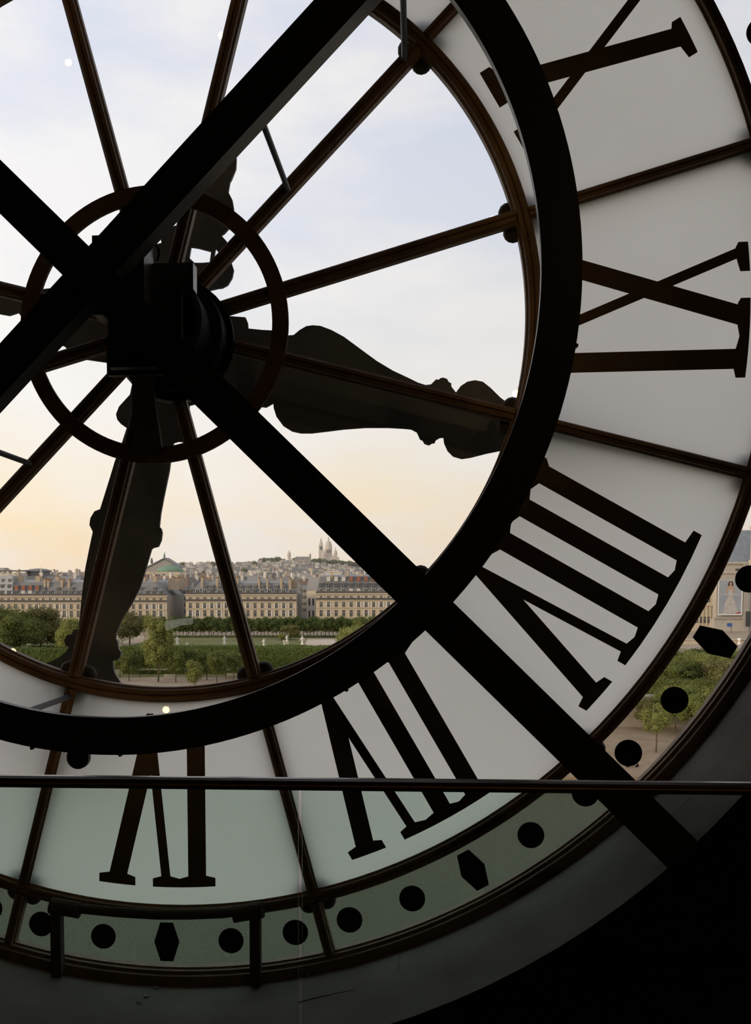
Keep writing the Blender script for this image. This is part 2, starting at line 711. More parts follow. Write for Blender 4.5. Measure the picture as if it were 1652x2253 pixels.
# minute marks
def mark_angle(k_):
    h = round(k_ / 5.0) * 5
    return -90 + h * 6 + 1.0312 * (k_ - h) * 6


for k_ in range(-6, 27):
    a = mark_angle(k_)
    er = pol(1, a)
    et = Vector((-er.z, 0, er.x))
    if k_ % 5 == 0:
        pts = [(-.055, -.106), (.055, -.106), (.112, 0), (.055, .106), (-.055, .106), (-.112, 0)]
        # long hexagon, its long axis along the radius
        ol = [(er * (3.2 + q[1]) + et * (q[0])) for q in pts]
        ol = [er * (3.2 + dr_) + et * dt_ for dr_, dt_ in ((-.103, -.034), (-.103, .034), (0, .067), (.103, .034), (.103, -.034), (0, -.067))]
        b = MB()
        b.plate([(p.x, p.z) for p in ol], (), -.012, -.004)
        b.build('five_minute_mark', [M_DOT], dial)
    else:
        b = MB()
        c = pol(3.2, a)
        b.plate([(c.x + .0665 * math.cos(2 * PI * i / 36), c.z + .0665 * math.sin(2 * PI * i / 36)) for i in range(36)], (), -.012, -.004)
        b.build('minute_dot', [M_DOT], dial)

# ---- roman numerals, in (t, r): t runs counter-clockwise, r outwards
RO_, RI_ = 2.906, 1.985


def serif(t0, t1, outer, strokes):
    """serif bar with sloping shoulders; strokes = list of (t0,t1) stroke feet"""
    if outer:
        e, s_, p = RO_, 2.862, 2.848
    else:
        e, s_, p = RI_, 2.036, 2.066
    arc = lambda t, r: (t, math.sqrt(max(r * r - t * t, 0.01)) if outer else r)
    out = [arc(t0, e)] + [arc(t0 + (t1 - t0) * i / 6, e) for i in range(1, 6)] + [arc(t1, e), arc(t1, s_)]
    st = sorted(strokes, reverse=True)
    for i, (q0, q1) in enumerate(st):
        out.append(arc(q1, p))
        out.append(arc(q0, p))
        if i + 1 < len(st):
            out.append(arc((q0 + st[i + 1][1]) / 2, (p + s_) / 2 + (.006 if outer else -.006)))
    out.append(arc(t0, s_))
    return out


def quad(ta, tb, ra, tc_, td, rb):
    return [(ta, ra), (tb, ra), (td, rb), (tc_, rb)]


def L_I(c):
    w = .0475
    return [quad(c - w, c + w, 2.05, c - w, c + w, 2.868)]


def L_V(to, ti, apex, thick=.0955, thin=.048):
    """thick stroke foot starts at to, thin foot ends at ti, apex centre; the feet lie on the outer arc"""
    a0, a1 = apex - .018, apex + .018
    foot = lambda t: math.sqrt(2.853 ** 2 - t * t)
    m1 = (a0 - to) / (RI_ - foot(to))
    m2 = (a1 - ti) / (RI_ - foot(ti))
    ka = to + thick - m1 * foot(to + thick)
    kb = ti - thin - m2 * foot(ti - thin)
    r = (kb - ka) / (m1 - m2)
    t = ka + m1 * r
    return [[(to, foot(to)), (a0, RI_), (a1, RI_), (ti, foot(ti)), (ti - thin, foot(ti - thin)), (t, r), (to + thick, foot(to + thick))]]


def L_X(c):
    k = [quad(c - .207, c - .112, 2.862, c + .06, c + .155, 2.03),
         quad(c + .119, c + .170, 2.862, c - .213, c - .162, 2.03)]
    return k


numerals = {
    -120: ('V', [('letter_v', L_V(-.20, .13, -.005) + [serif(-.255, -.055, True, [(-.20, -.105)]), serif(.03, .18, True, [(.082, .13)])])]),
    -90: ('VI', [('letter_v', L_V(-.307, .023, -.075) + [serif(-.362, -.167, True, [(-.307, -.212)])]),
                 ('letter_i', L_I(.167) + [serif(-.071, .264, True, [(-.025, .023), (.12, .215)]), serif(.06, .27, False, [(.12, .215)])])]),
    -60: ('VII', [('letter_v', L_V(-.467, -.135, -.200) + [serif(-.516, -.330, True, [(-.467, -.372)])]),
                  ('letter_i', L_I(.021)), ('letter_i', L_I(.207) + [serif(-.226, .30, True, [(-.183, -.135), (-.0265, .0685), (.1595, .2545)]), serif(-.09, .315, False, [(-.0265, .0685), (.1595, .2545)])])]),
    -30: ('VIII', [('letter_v', L_V(-.559, -.220, -.262) + [serif(-.608, -.418, True, [(-.559, -.464)])]),
                   ('letter_i', L_I(-.077)), ('letter_i', L_I(.113)),
                   ('letter_i', L_I(.300) + [serif(-.316, .417, True, [(-.268, -.220), (-.1245, -.0295), (.0655, .1605), (.2525, .3475)]), serif(-.172, .375, False, [(-.1245, -.0295), (.0655, .1605), (.2525, .3475)])])]),
    0: ('IX', [('letter_i', L_I(-.230) + [serif(-.320, .058, True, [(-.277, -.182), (-.062, .035)]), serif(-.34, -.13, False, [(-.277, -.182)])]),
               ('letter_x', L_X(.135) + [serif(.185, .322, True, [(.246, .297)]), serif(.15, .345, False, [(.195, .29)]), serif(-.12, .02, False, [(-.078, -.027)])])]),
    30: ('X', [('letter_x', L_X(0) + [serif(-.266, -.081, True, [(-.2, -.105)]), serif(.07, .21, True, [(.111, .162)]), serif(.016, .21, False, [(.06, .155)]), serif(-.232, -.12, False, [(-.213, -.162)])])]),
    60: ('XI', [('letter_x', L_X(-.10) + [serif(-.366, -.181, True, [(-.3, -.205)]), serif(-.084, .11, False, [(-.04, .055)]), serif(-.35, -.22, False, [(-.313, -.262)])]),
                ('letter_i', L_I(.20) + [serif(-.03, .30, True, [(.011, .062), (.1525, .2475)]), serif(.12, .30, False, [(.1525, .2475)])])]),
}
for ang, (nm, letters) in numerals.items():
    a = math.radians(ang + DL)
    er = Vector((math.cos(a), 0, math.sin(a)))
    et = Vector((-math.sin(a), 0, math.cos(a)))
    num = bpy.data.objects.new('roman_numeral', None)
    num.empty_display_size = .1
    link(num, dial)
    num['label'] = 'dark painted roman numeral ' + nm + ' on frosted glass'
    for lname, polys in letters:
        b = MB()
        for i, pl_ in enumerate(polys):
            b.plate([(p[0], p[1]) for p in pl_], (), -.0075 - .0004 * (i % 3), -.0042, 0, fn=lambda t, y, r: tuple(er * r + et * t + Vector((0, y, 0))))
        b.build(lname, [M_MARK], num)

# ================================================================== CLOCK HANDS (outside the glass)
YH1, YH2 = 0.30, 0.40


def px_plate(name, outline, holes, Y, th, m, parent, k=1):
    ol = [at(x, y, Y) for x, y in outline]
    ol = [(p.x, p.z) for p in ol]
    hl = [[(q.x, q.z) for q in (at(x, y, Y) for x, y in h)] for h in holes]
    b = MB()
    b.plate(ol, hl, Y, Y + th)
    return b.build(name, [m], parent)


mh = thing('minute_hand', 'dark ornate minute hand with bulging lobes pointing right, outside the glass', 'clock hand')
mo = [(440, 690), (540, 698), (545, 710), (546, 722.6), (578, 725.8), (603, 727), (616, 731), (630, 738), (645.6, 737), (659, 726), (673.5, 717.5), (688, 715.4), (705, 716.8), (729, 726), (756, 740.5), (792, 767), (828.5, 793.8),
      (864.8, 815.6), (901, 832.5), (919, 841.5), (936, 847), (948, 845.6), (959, 834.7), (966, 835), (968, 832), (975, 830.6), (983.5, 833.5), (987.7, 840.8), (992.7, 843), (993, 850.5),
      (1003, 863.3), (1013.8, 849), (1028, 839.6), (1045, 836.4), (1062, 839.6), (1079, 853), (1101, 874.7), (1121.6, 890.4), (1170, 915), (1290, 968), (1420, 1026), (1290, 1006), (1180, 985), (1110.7, 989.7),
      (1069.5, 998), (1035.6, 1006.7), (1016, 1009.6), (996.9, 1004), (984.7, 992), (977, 975), (975.5, 962.6), (967.8, 963), (959, 968), (956, 975), (950.8, 975), (943.6, 979.5), (934, 976.4), (929, 968.5), (924, 966.7),
      (917, 951), (905, 944.5), (889, 942.7), (852.7, 940.8), (804, 940.8), (755.8, 944.4), (719.5, 949), (685.6, 953), (661.4, 953), (642, 948.8), (622.6, 936.7), (608, 917), (602, 898), (601, 887), (585, 896), (558, 893), (520, 872), (430, 850)]
px_plate('blade', mo, [], YH1, .018, M_HAND, mh)
mt = [(360, 660), (180, 640), (110, 634), (60, 640), (0, 644), (-50, 615), (-110, 620), (-140, 650), (-110, 685), (-50, 676), (0, 690.5), (19, 693.7), (40, 687), (48, 699), (62, 725), (95, 745), (142, 762), (155, 777), (185, 790), (340, 812)]
px_plate('tail', mt, [], YH1, .018, M_HAND, mh)

hh = thing('hour_hand', 'dark ornate hour hand pointing down in front of the gardens, outside the glass', 'clock hand')
ho = [(300, 800), (285.7, 868), (261.5, 894.6), (255, 911.5), (257.9, 923.6), (266, 933), (278.5, 941.8), (264, 986.6), (253, 1013), (242, 1049.5), (220, 1120), (207.5, 1125), (198.5, 1140), (196.5, 1155), (204, 1170), (197.5, 1200),
      (187.5, 1250), (181, 1300), (175, 1360), (172.4, 1384), (162.7, 1385.5), (157, 1395.7), (147.5, 1397), (140.6, 1409.7), (143.7, 1420), (151.3, 1423.7), (145, 1434), (129.7, 1446.6), (112, 1455.5), (89, 1461.8),
      (70, 1480), (85, 1530), (140, 1590), (190, 1690), (240, 1610), (290, 1570), (300, 1535), (277, 1512.7), (264.4, 1501), (251.7, 1481), (248.7, 1468), (248, 1453), (256.8, 1453), (264.4, 1445), (265.7, 1435), (259.4, 1426), (258.8, 1413.5), (254.3, 1404.6),
      (255.5, 1392), (269.5, 1361), (289.9, 1328), (307.7, 1292.7), (320.4, 1252), (333, 1208.8), (336.9, 1205.8), (348.3, 1203), (354.7, 1188.5), (356.7, 1172), (354.7, 1164), (350.4, 1159), (353.4, 1130), (360, 1095), (372.5, 1035), (377, 998.7),
      (378.7, 981.7), (382, 974.5), (392, 971.5), (405, 973), (408, 950), (415, 920), (416, 892), (426, 889.7), (450, 860), (450, 800)]
px_plate('blade', ho, [], YH2, .018, M_HAND, hh)
# ornate tail, mirrored about the hand's own axis
ax0, axd = Vector((386.0, 720.0)), Vector((0.240, -0.9708)).normalized()
rt = [(455, 640), (478, 634.4), (489, 633), (501, 626.4), (510.7, 610.6), (514, 593.7), (509, 578), (500, 570), (508, 560), (507.7, 547.7), (498.5, 530.8), (486.4, 517.4), (493.7, 512.6), (505.8, 499), (514, 472.6), (514, 458), (510.7, 438.7), (502, 421.8),
      (505.8, 400), (510, 392.5), (519, 370), (520, 347.5), (515, 325), (500, 305), (489, 270)]


def mirror(p):
    v = Vector(p) - ax0
    a = v.dot(axd)
    n_ = v - axd * a
    q = ax0 + axd * a - n_
    return (q.x, q.y)


lt = [mirror(p) for p in rt]
tail = rt + lt[::-1]
hole1 = [(419.9, 543), (435.6, 545.3), (464.6, 553), (461, 576.7), (445, 578), (428, 578), (416, 567)]
hole2 = [(474, 546.5), (484, 559.8), (487.7, 569.5), (476.8, 584), (468, 580)]
px_plate('tail', tail, [hole1, hole2], YH2, .018, M_HAND, hh)
b = MB()
c = Vector((0, 0, 0))
b.lathe((-.005, .24, .0), [(.0, 0), (.29, 0), (.315, .02), (.315, .10), (.29, .12), (.29, .24), (0, .26)], 48, 0, axis=(0, 1, 0))
tag(b.build('hand_boss', [M_HAND]), 'round dark boss that carries both clock hands outside the glass', 'clock part')

# ================================================================== SUPPORT FRAME in front of the dial
sf = thing('support_frame', 'massive black iron ring and crossed beams braced in front of the clock face', 'frame')
YF = -.7393
b = MB()
pr = [(1.8407, YF), (2.0036, YF), (2.0036, YF + .034), (1.8407, YF + .034)]
n = 200
for i in range(n):
    a = 2 * PI * i / n
    for r, y in pr:
        b.v.append((-.0377 + r * math.cos(a), y, -.0464 + r * math.sin(a)))
for i in range(n):
    j = (i + 1) % n
    for q in range(4):
        p = (q + 1) % 4
        b.f.append((i * 4 + q, i * 4 + p, j * 4 + p, j * 4 + q))
        b.m.append(0)
b.build('ring', [M_BLACK], sf)
for ang, hw in ((-.7737, .0826), (.7813, .0809)):
    er = Vector((math.cos(ang), 0, math.sin(ang)))
    et = Vector((-math.sin(ang), 0, math.cos(ang)))
    c = Vector((-.0847, 0, .0115))
    b = MB()
    p = [c - er * 3.42 - et * hw, c + er * 3.50 - et * hw, c + er * 3.50 + et * hw, c - er * 3.42 + et * hw]
    yb_ = YF - (.002 if ang < 0 else .001)
    b.hexa([tuple(v + Vector((0, yb_, 0))) for v in p] + [tuple(v + Vector((0, YF + .095, 0))) for v in p])
    b.build('beam', [M_BLACK], sf)
# stays from the frame back to the dial
for (pa, pb, ye_) in (((890, 130), (884, -125), -.655), ((633, 416), (565, 236), -.655), ((66, 1020), (-99, 960), -.655), ((152, 1533), (36, 1574), -.706)):
    A = at(pa[0], pa[1], -.035)
    B = at(pb[0], pb[1], ye_)
    b = MB()
    b.tube([A, B], .0145, 10)
    b.build('stay_rod', [M_ROD], sf)
# round pin under the ring and small bolts along its rim
for (px, py) in ((762, 1518), (70, 1646), (264, 1661), (1268, 760), (1122, 1093)):
    c = at(px, py, -.73)
    b = MB()
    b.lathe((c.x, -.735, c.z), [(0, 0), (.008, .001), (.009, .02), (0, .022)], 8, 0, axis=(0, 1, 0))
    b.build('bolt', [M_BLACK], sf)

# ================================================================== CLOCK MOVEMENT at the hub
mv = thing('clock_movement', 'dark boxy clock movement and drive housing at the centre of the dial', 'clock part')


def pbox(name, x0, y0, x1, y1, Yf, Yb, m=M_BLACK):
    a = at(x0, y0, Yf)
    c = at(x1, y1, Yf)
    return part(name, m, mv, 'box', a.x, c.x, Yf, Yb, c.z, a.z)


M_BOXGREY = mat('grey_enamel_box', (.035, .035, .036), 0.3, 0.5)
pbox('gearbox', 236, 600, 400, 805, -.46, -.41)
pbox('motor_housing', 330, 580, 425, 636, -.47, -.40, M_BOXGREY)
pbox('terminal_box', 202, 518, 318, 690, -.60, -.46, M_BOXGREY)
pbox('mounting_plate', 234, 740, 420, 822, -.32, -.28)
b = MB()
c = at(372, 735, -.16)
b.lathe((c.x, -.41, c.z), [(0, 0), (.20, 0), (.22, .02), (.22, .19), (.27, .22), (.27, .35), (.30, .35), (.30, .38), (0, .39)], 40, 0, axis=(0, 1, 0))
b.build('bearing_drum', [M_DOT], mv, smooth=False)
b = MB()
A = [at(290, 812, -.30), at(330, 812, -.30), at(357, 998, -.06), at(292, 1000, -.06)]
b.hexa([tuple(v) for v in A] + [tuple(v + Vector((0, .03, 0))) for v in A])
b.build('drive_bracket', [M_BOSS], mv)
for (cx, cy, r) in ((338, 558, 20), (343, 556, 14)):
    b = MB()
    b.tube([at(cx + r * .55 * math.cos(t), cy - r * math.sin(t), -.42) for t in [(-.9 + .25 * i) for i in range(11)]], .0055, 6)
    b.build('cable', [M_DOT], mv)
b = MB()
b.tube([at(320, 640, -.45), at(350, 655, -.44), at(400, 640, -.43), at(428, 610, -.42)], .006, 6)
b.build('cable', [M_DOT], mv)

# ================================================================== GRAB BAR at the foot of the dial
gb = thing('pipe_bracket', 'dark curved pipe on two short posts at the foot of the clock face', 'pipe')
YG = -.085
pts = [at(x, y, YG) for x, y in ((128, 1992), (180, 1999), (260, 2007), (345, 2012), (420, 2012), (490, 2009), (560, 2000))]
b = MB()
b.tube(pts, .026, 12)
b.build('pipe', [M_BOSS], gb, smooth=True)
for (xa, ya, xb, yb, xe) in ((112, 1992, 176, 2003, 125), (514, 2012, 578, 2001, 562)):
    b = MB()
    b.tube([at(xa, ya, YG), at(xb, yb, YG)], .042, 14)
    b.build('coupling', [M_BOSS], gb)
    A = at(xe, 1996, YG)
    zb = -math.sqrt(RW * RW - A.x * A.x) + .0
    b = MB()
    b.box(A.x - .027, A.x + .027, YG - .025, YG + .025, zb, A.z + .02)
    b.build('post', [M_BOSS], gb)

# ================================================================== BALUSTRADE
zr = -1.86
A = gp(0, 1716, zr)
B = gp(1652, 1733, zr)
dv = (B - A).normalized()
A = A - dv * 1.4
B = B + dv * 1.6
nv = Vector((-dv.y, dv.x, 0))
ba = thing('glass_balustrade', 'glass balustrade with a dark glossy handrail crossing in front of the clock', 'railing')


def sweep(name, prof, m):
    b = MB()
    k = len(prof)
    for P in (A, B):
        for s_, z in prof:
            b.v.append(tuple(P + nv * s_ + Vector((0, 0, z))))
    for q in range(k):
        p = (q + 1) % k
        b.f.append((q, p, k + p, k + q))
        b.m.append(0)
    b.f += [tuple(range(k)), tuple(range(2 * k - 1, k - 1, -1))]
    b.m += [0, 0]
    return b.build(name, [m], ba)


rs = (A - CAM).length / FPX
hh_ = .0165
sweep('handrail', [(-.022, -.002), (-.023, .004), (-.019, .010), (-.008, .0145), (.008, .0145), (.019, .010), (.023, .004), (.022, -.002)], M_WOOD)
sweep('rail_channel', [(-.019, -hh_), (-.019, -.0045), (-.0215, -.004), (-.0215, -.002), (.0215, -.002), (.0215, -.004), (.019, -.0045), (.019, -hh_)], M_BLACK)
b = MB()
b.tube([A - nv * .0222 + Vector((0, 0, -.0026)), B - nv * .0222 + Vector((0, 0, -.0026))], .0021, 10)
b.build('amber_glint_bead', [mat('amber_glint', (.70, .40, .11), .5, .5, metal=.7)], ba, smooth=True)  # amber metal line put in for the lamp reflection along the rail
C1 = gp(660.5, 1722, zr)
tj = (C1 - A).dot(dv)
for t0, t1 in ((0, tj - .0055), (tj + .0055, (B - A).length)):
    b = MB()
    P, Q = A + dv * t0, A + dv * t1
    lo = z0 - zr
    w = .006
    b.hexa([tuple(P - nv * w + Vector((0, 0, lo))), tuple(Q - nv * w + Vector((0, 0, lo))), tuple(Q + nv * w + Vector((0, 0, lo))), tuple(P + nv * w + Vector((0, 0, lo))),
            tuple(P - nv * w + Vector((0, 0, -hh_))), tuple(Q - nv * w + Vector((0, 0, -hh_))), tuple(Q + nv * w + Vector((0, 0, -hh_))), tuple(P + nv * w + Vector((0, 0, -hh_)))])
    b.m = [1, 1, 0, 1, 0, 1]
    b.build('glass_panel', [M_RAILGLASS, M_GEDGE], ba)

# ------------------------------------------------------------------ tape left on the pane
tp = [(364, 1365.5), (393, 1362), (425, 1359), (425, 1371), (420, 1374), (400, 1376), (383, 1382), (366, 1388), (363, 1379)]
b = MB()
tq = [at(x, y, -.0052) for x, y in tp]
b.add([(p.x, -.0052, p.z) for p in tq] + [(p.x, -.0044, p.z) for p in tq], [tuple(range(len(tq)))] + [(i, (i + 1) % len(tq), len(tq) + (i + 1) % len(tq), len(tq) + i) for i in range(len(tq))])
tag(b.build('adhesive_tape', [tape_mat()]), 'scrap of old adhesive tape stuck to the clear pane', 'tape')

# ------------------------------------------------------------------ unseen warm lamp added behind the viewer to light the handrail bead
rl = thing('added_fill_lamp', 'unseen warm globe lamp added behind the viewer to light the handrail', 'lamp', (6.95, -9.0, z1))
b = MB()
b.lathe((6.95, -9.0, 4.4), [(.11 * math.sin(PI * i / 10), .11 - .11 * math.cos(PI * i / 10)) for i in range(11)], 16)
b.build('globe', [emit('fill_globe', (1.0, .66, .30), 170.0)], rl, smooth=True)
b = MB()
b.tube([(6.95, -9.0, 4.6), (6.95, -9.0, 4.7)], .04, 10)
b.tube([(6.95, -9.0, 4.7), (6.95, -9.0, z1)], .006, 6)
b.build('cord', [M_DOT], rl)

# ------------------------------------------------------------------ small spot lamps on the back of the ring, mirrored in the panes
M_BULB = emit('warm_spot_lens', (1.0, .60, .22), 105.0)
for (lx, lz) in ((-.728, 1.756), (.188, 1.861), (1.887, -.220), (-1.135, -1.725), (-.180, -2.072), (1.750, .763), (-1.52, 1.14), (-1.96, .20), (-1.80, -.95)):
    b = MB()
    k_ = 1.7 if lz < -2.0 else 1.0
    b.lathe((lx, -.707, lz), [(0, -.004), (.026 * k_, -.004), (.030 * k_, .0), (.030 * k_, .026), (.024 * k_, .028), (.0215, .022), (0, .022)], 20, 0, axis=(0, 1, 0))
    h_ = b.build('spot_lamp', [M_BLACK], sf)
    b = MB()
    b.lathe((lx, -.684, lz), [(0, 0), (.0205, 0), (.016, .006), (0, .008)], 16, 0, axis=(0, 1, 0))
    l_ = b.build('lens', [M_BULB], h_)
    l_['label'] = 'glowing warm lens'

#EXTERIOR
# ================================================================== OUTSIDE
rng = np.random.default_rng(7)
G0 = -21.3        # garden level
GQ = -26.3        # lower quay
GW = -28.3        # river

M_SAND = mat('pale_sand', (.34, .27, .20), 0.95, 0.05, noise=(.42, .34, .26), scale=.25)
M_GRASS = mat('lawn_grass', (.15, .155, .065), 0.95, 0.05, noise=(.20, .20, .095), scale=.2)
M_PATH = mat('pale_gravel', (.52, .43, .34), 0.95, 0.05, noise=(.60, .50, .41), scale=.3)
M_CITY = mat('city_ground', (.16, .15, .13), 0.95, 0.05, noise=(.20, .185, .16), scale=.02)
M_QUAYW = mat('quay_stone', (.24, .21, .17), 0.9, 0.1, noise=(.32, .28, .23), scale=.5)
M_STONE = mat('cream_limestone', (.49, .42, .32), 0.85, 0.15, noise=(.56, .48, .37), scale=.35, bump=.2, bscale=2)
M_STONE2 = mat('warm_limestone_band', (.54, .465, .355), 0.85, 0.15, noise=(.47, .40, .305), scale=.6)
M_STONED = mat('grey_stone', (.30, .28, .26), 0.85, 0.15, noise=(.38, .35, .31), scale=.3)
M_SLATE = mat('grey_slate_roof', (.175, .175, .178), 0.7, 0.2, noise=(.235, .232, .23), scale=.5)
M_ZINC = mat('zinc_roof', (.25, .25, .252), 0.6, 0.25, noise=(.33, .33, .33), scale=.4)
M_IRON = mat('balcony_iron', (.10, .09, .085), 0.6, 0.3)
M_PANE = mat('dark_window_pane', (.045, .05, .055), 0.15, 0.5)
M_FRAMEW = mat('white_window_frame', (.62, .60, .55), 0.7, 0.2)
M_SHUT = mat('pale_shutter', (.60, .57, .50), 0.8, 0.2)
M_CHIM = mat('chimney_render', (.50, .41, .29), 0.9, 0.1, noise=(.40, .33, .25), scale=.8)
M_POT = mat('terracotta_pot', (.38, .18, .10), 0.9, 0.1)
M_AWN = mat('rust_red_awning', (.30, .10, .06), 0.9, 0.1)
M_WHITE = mat('white_marble', (.78, .75, .69), 0.7, 0.2)
M_PED = mat('pale_pedestal_stone', (.55, .48, .38), 0.85, 0.1)
M_TRUNK = mat('tree_bark', (.075, .06, .045), 0.95, 0.05, noise=(.12, .10, .08), scale=2)
M_WALLP = [mat('house_wall_%s' % nme, c, 0.9, 0.1) for nme, c in (('cream', (.58, .51, .42)), ('grey', (.42, .395, .37)), ('white', (.72, .66, .58)), ('beige', (.50, .42, .33)))]
M_ROOFP = [mat('house_roof_%s' % nme, c, 0.7, 0.2) for nme, c in (('slate', (.15, .145, .14)), ('zinc', (.27, .26, .25)), ('brown', (.22, .16, .125)))]
M_GREENC = mat('green_copper', (.13, .235, .165), 0.7, 0.2, noise=(.19, .30, .21), scale=.15)
M_GOLD = mat('gilded_bronze', (.85, .50, .14), 0.3, 0.5, metal=1.0)
M_BRONZE = mat('dark_green_bronze', (.10, .15, .13), 0.6, 0.3)
M_TRAV = mat('white_travertine', (.62, .55, .48), 0.85, 0.1, noise=(.54, .475, .41), scale=.1)

# ---- water
m = bpy.data.materials.new('river_water')
m.use_nodes = True
t = m.node_tree
bs = t.nodes['Principled BSDF']
bs.inputs['Base Color'].default_value = (.085, .140, .122, 1)
bs.inputs['Roughness'].default_value = 0.05
bs.inputs['Specular IOR Level'].default_value = 0.5
c_ = t.nodes.new('ShaderNodeTexCoord')
mpw = t.nodes.new('ShaderNodeMapping')
mpw.inputs['Scale'].default_value = (.55, 1.5, 1)
t.links.new(c_.outputs['Object'], mpw.inputs[0])
n1 = t.nodes.new('ShaderNodeTexNoise')
n1.inputs['Scale'].default_value = 2.2
n1.inputs['Detail'].default_value = 5
n1.inputs['Roughness'].default_value = .6
t.links.new(mpw.outputs[0], n1.inputs[0])
bp = t.nodes.new('ShaderNodeBump')
bp.inputs['Strength'].default_value = 1.0
bp.inputs['Distance'].default_value = 3.0
t.links.new(n1.outputs['Fac'], bp.inputs['Height'])
t.links.new(bp.outputs[0], bs.inputs['Normal'])
M_WATER = m


def ground(name, u0, u1, v0, v1, z, m, label, th=1.0, kind='structure', cat=None):
    o = part(name, m, None, 'fbox', u0, u1, v0, v1, z - th, z)
    return tag(o, label, cat, None, kind)


ground('river', -260, 260, 12, 106, GW, M_WATER, 'grey green rippled river below the clock')
ground('quay', -260, 260, 106, 144, GQ, mat('brown_quay_sand', (.25, .185, .125), .95, .05, noise=(.32, .245, .17), scale=.4), 'sandy lower quay across the river', 4)
ground('terrace', -400, 400, 143, 365, G0, M_SAND, 'sandy garden ground across the river', 8)
ground('city_ground', -1500, 1500, 364, 900, G0 - .5, M_CITY, 'ground under the city blocks')
ground('near_bank', -260, 260, .4, 13, -30.0, M_QUAYW, 'stone bank at the foot of the clock building')
# outside wall of the clock building below and around the dial keeps daylight out of the room (the wall itself)
# paths and lawns
ground('gravel_path', U(230, 303), U(1000, 303), 294, 309, G0 + .05, M_PATH, 'pale gravel avenue in front of the far tree row', .1)
ground('lawn', U(300, 265), U(668, 265), 247, 290, G0 + .06, M_GRASS, 'green lawn with statues along its edge', .1)
ground('lawn', U(-200, 265), U(250, 265), 220, 285, G0 + .06, M_GRASS, 'green lawn behind the big trees at left', .1)
ground('lawn', U(-60, 178), U(760, 178), 173, 186, G0 + .06, M_GRASS, 'strip of lawn between the clipped trees', .1)
ground('lawn', U(765, 265), U(1420, 265), 247, 290, G0 + .06, M_GRASS, 'green lawn right of the gravel clearing', .1)
ground('gravel_path', U(672, 262), U(760, 262), 252, 284, G0 + .09, M_PATH, 'bright gravel clearing beside the right hand shrubs', .1)


# ---- foliage
def leaf_cloud(centers, normals, size, seed):
    r = np.random.default_rng(seed)
    n = len(centers)
    a = normals + r.normal(0, .55, (n, 3))
    a /= np.linalg.norm(a, axis=1)[:, None] + 1e-9
    t = np.cross(a, r.normal(0, 1, (n, 3)))
    t /= np.linalg.norm(t, axis=1)[:, None] + 1e-9
    s = np.cross(a, t)
    sz = size * r.uniform(.6, 1.35, (n, 1))
    v = np.empty((n, 4, 3))
    v[:, 0] = centers + t * sz
    v[:, 1] = centers + s * sz * .62
    v[:, 2] = centers - t * sz
    v[:, 3] = centers - s * sz * .62
    return v.reshape(-1, 3)


def leaf_mesh(name, v, m, core=None):
    me = bpy.data.meshes.new(name)
    n = len(v)
    vv, ff = v.tolist(), [(i, i + 1, i + 2, i + 3) for i in range(0, n, 4)]
    if core is not None:
        cv, cf = core
        vv = vv + cv
        ff = ff + [tuple(i + n for i in f) for f in cf]
    me.from_pydata(vv, [], ff)
    me.materials.append(m)
    me.update()
    return me


def ico_core(blobs, k=.80):
    """a lumpy closed shell per blob that keeps the crown opaque"""
    v, f = [], []
    nu, nv_ = 10, 6
    for (cx, cy, cz, rx, ry, rz) in blobs:
        b0 = len(v)
        for i in range(nv_ + 1):
            th = PI * i / nv_
            for j in range(nu):
                ph = 2 * PI * j / nu
                v.append([cx + k * rx * math.sin(th) * math.cos(ph), cy + k * ry * math.sin(th) * math.sin(ph), cz + k * rz * math.cos(th)])
        for i in range(nv_):
            for j in range(nu):
                j2 = (j + 1) % nu
                f.append((b0 + i * nu + j, b0 + i * nu + j2, b0 + (i + 1) * nu + j2, b0 + (i + 1) * nu + j))
    return v, f


def crown(name, blobs, n, size, m, seed, core=.78):
    r = np.random.default_rng(seed)
    w = np.array([b_[3] * b_[5] for b_ in blobs])
    w = w / w.sum()
    cs, ns = [], []
    for b_, q in zip(blobs, w):
        k = int(n * q)
        d = r.normal(0, 1, (k, 3))
        d /= np.linalg.norm(d, axis=1)[:, None]
        rad = np.clip(r.normal(.90, .15, (k, 1)), .45, 1.28)
        cs.append(np.array(b_[:3]) + d * rad * np.array(b_[3:6]))
        ns.append(d)
    v = leaf_cloud(np.concatenate(cs), np.concatenate(ns), size, seed + 1)
    return leaf_mesh(name, v, m, ico_core(blobs, core) if core else None)


def blob_set(seed, rx, rz, z0, k):
    """k overlapping lobes filling a crown of half-width rx, height 2*rz whose foot is at z0"""
    r = np.random.default_rng(seed)
    out = [(0, 0, z0 + rz, rx * .72, rx * .72, rz * .86)]
    for _ in range(k):
        a = r.uniform(0, 2 * PI)
        h = r.uniform(.35, 1.7)
        q = math.sqrt(max(0.05, 1 - (h - 1) ** 2)) * rx * .62
        s_ = r.uniform(.24, .42)
        out.append((q * math.cos(a), q * math.sin(a), z0 + rz * h, rx * s_, rx * s_, rz * s_ * .9))
    return out


LM_DARK = leaf_mat('dark_green_leaves', (.085, .116, .038), (.138, .170, .058), .18)
LM_MID = leaf_mat('mid_green_leaves', (.125, .150, .046), (.20, .222, .070), .15)
LM_OLIVE = leaf_mat('olive_brown_leaves', (.15, .146, .060), (.22, .21, .088), .12)
LM_YEL = leaf_mat('yellow_green_leaves', (.195, .212, .064), (.29, .30, .098), .12)
LM_HEDGE = leaf_mat('clipped_hedge_leaves', (.098, .132, .038), (.175, .21, .062), .1)


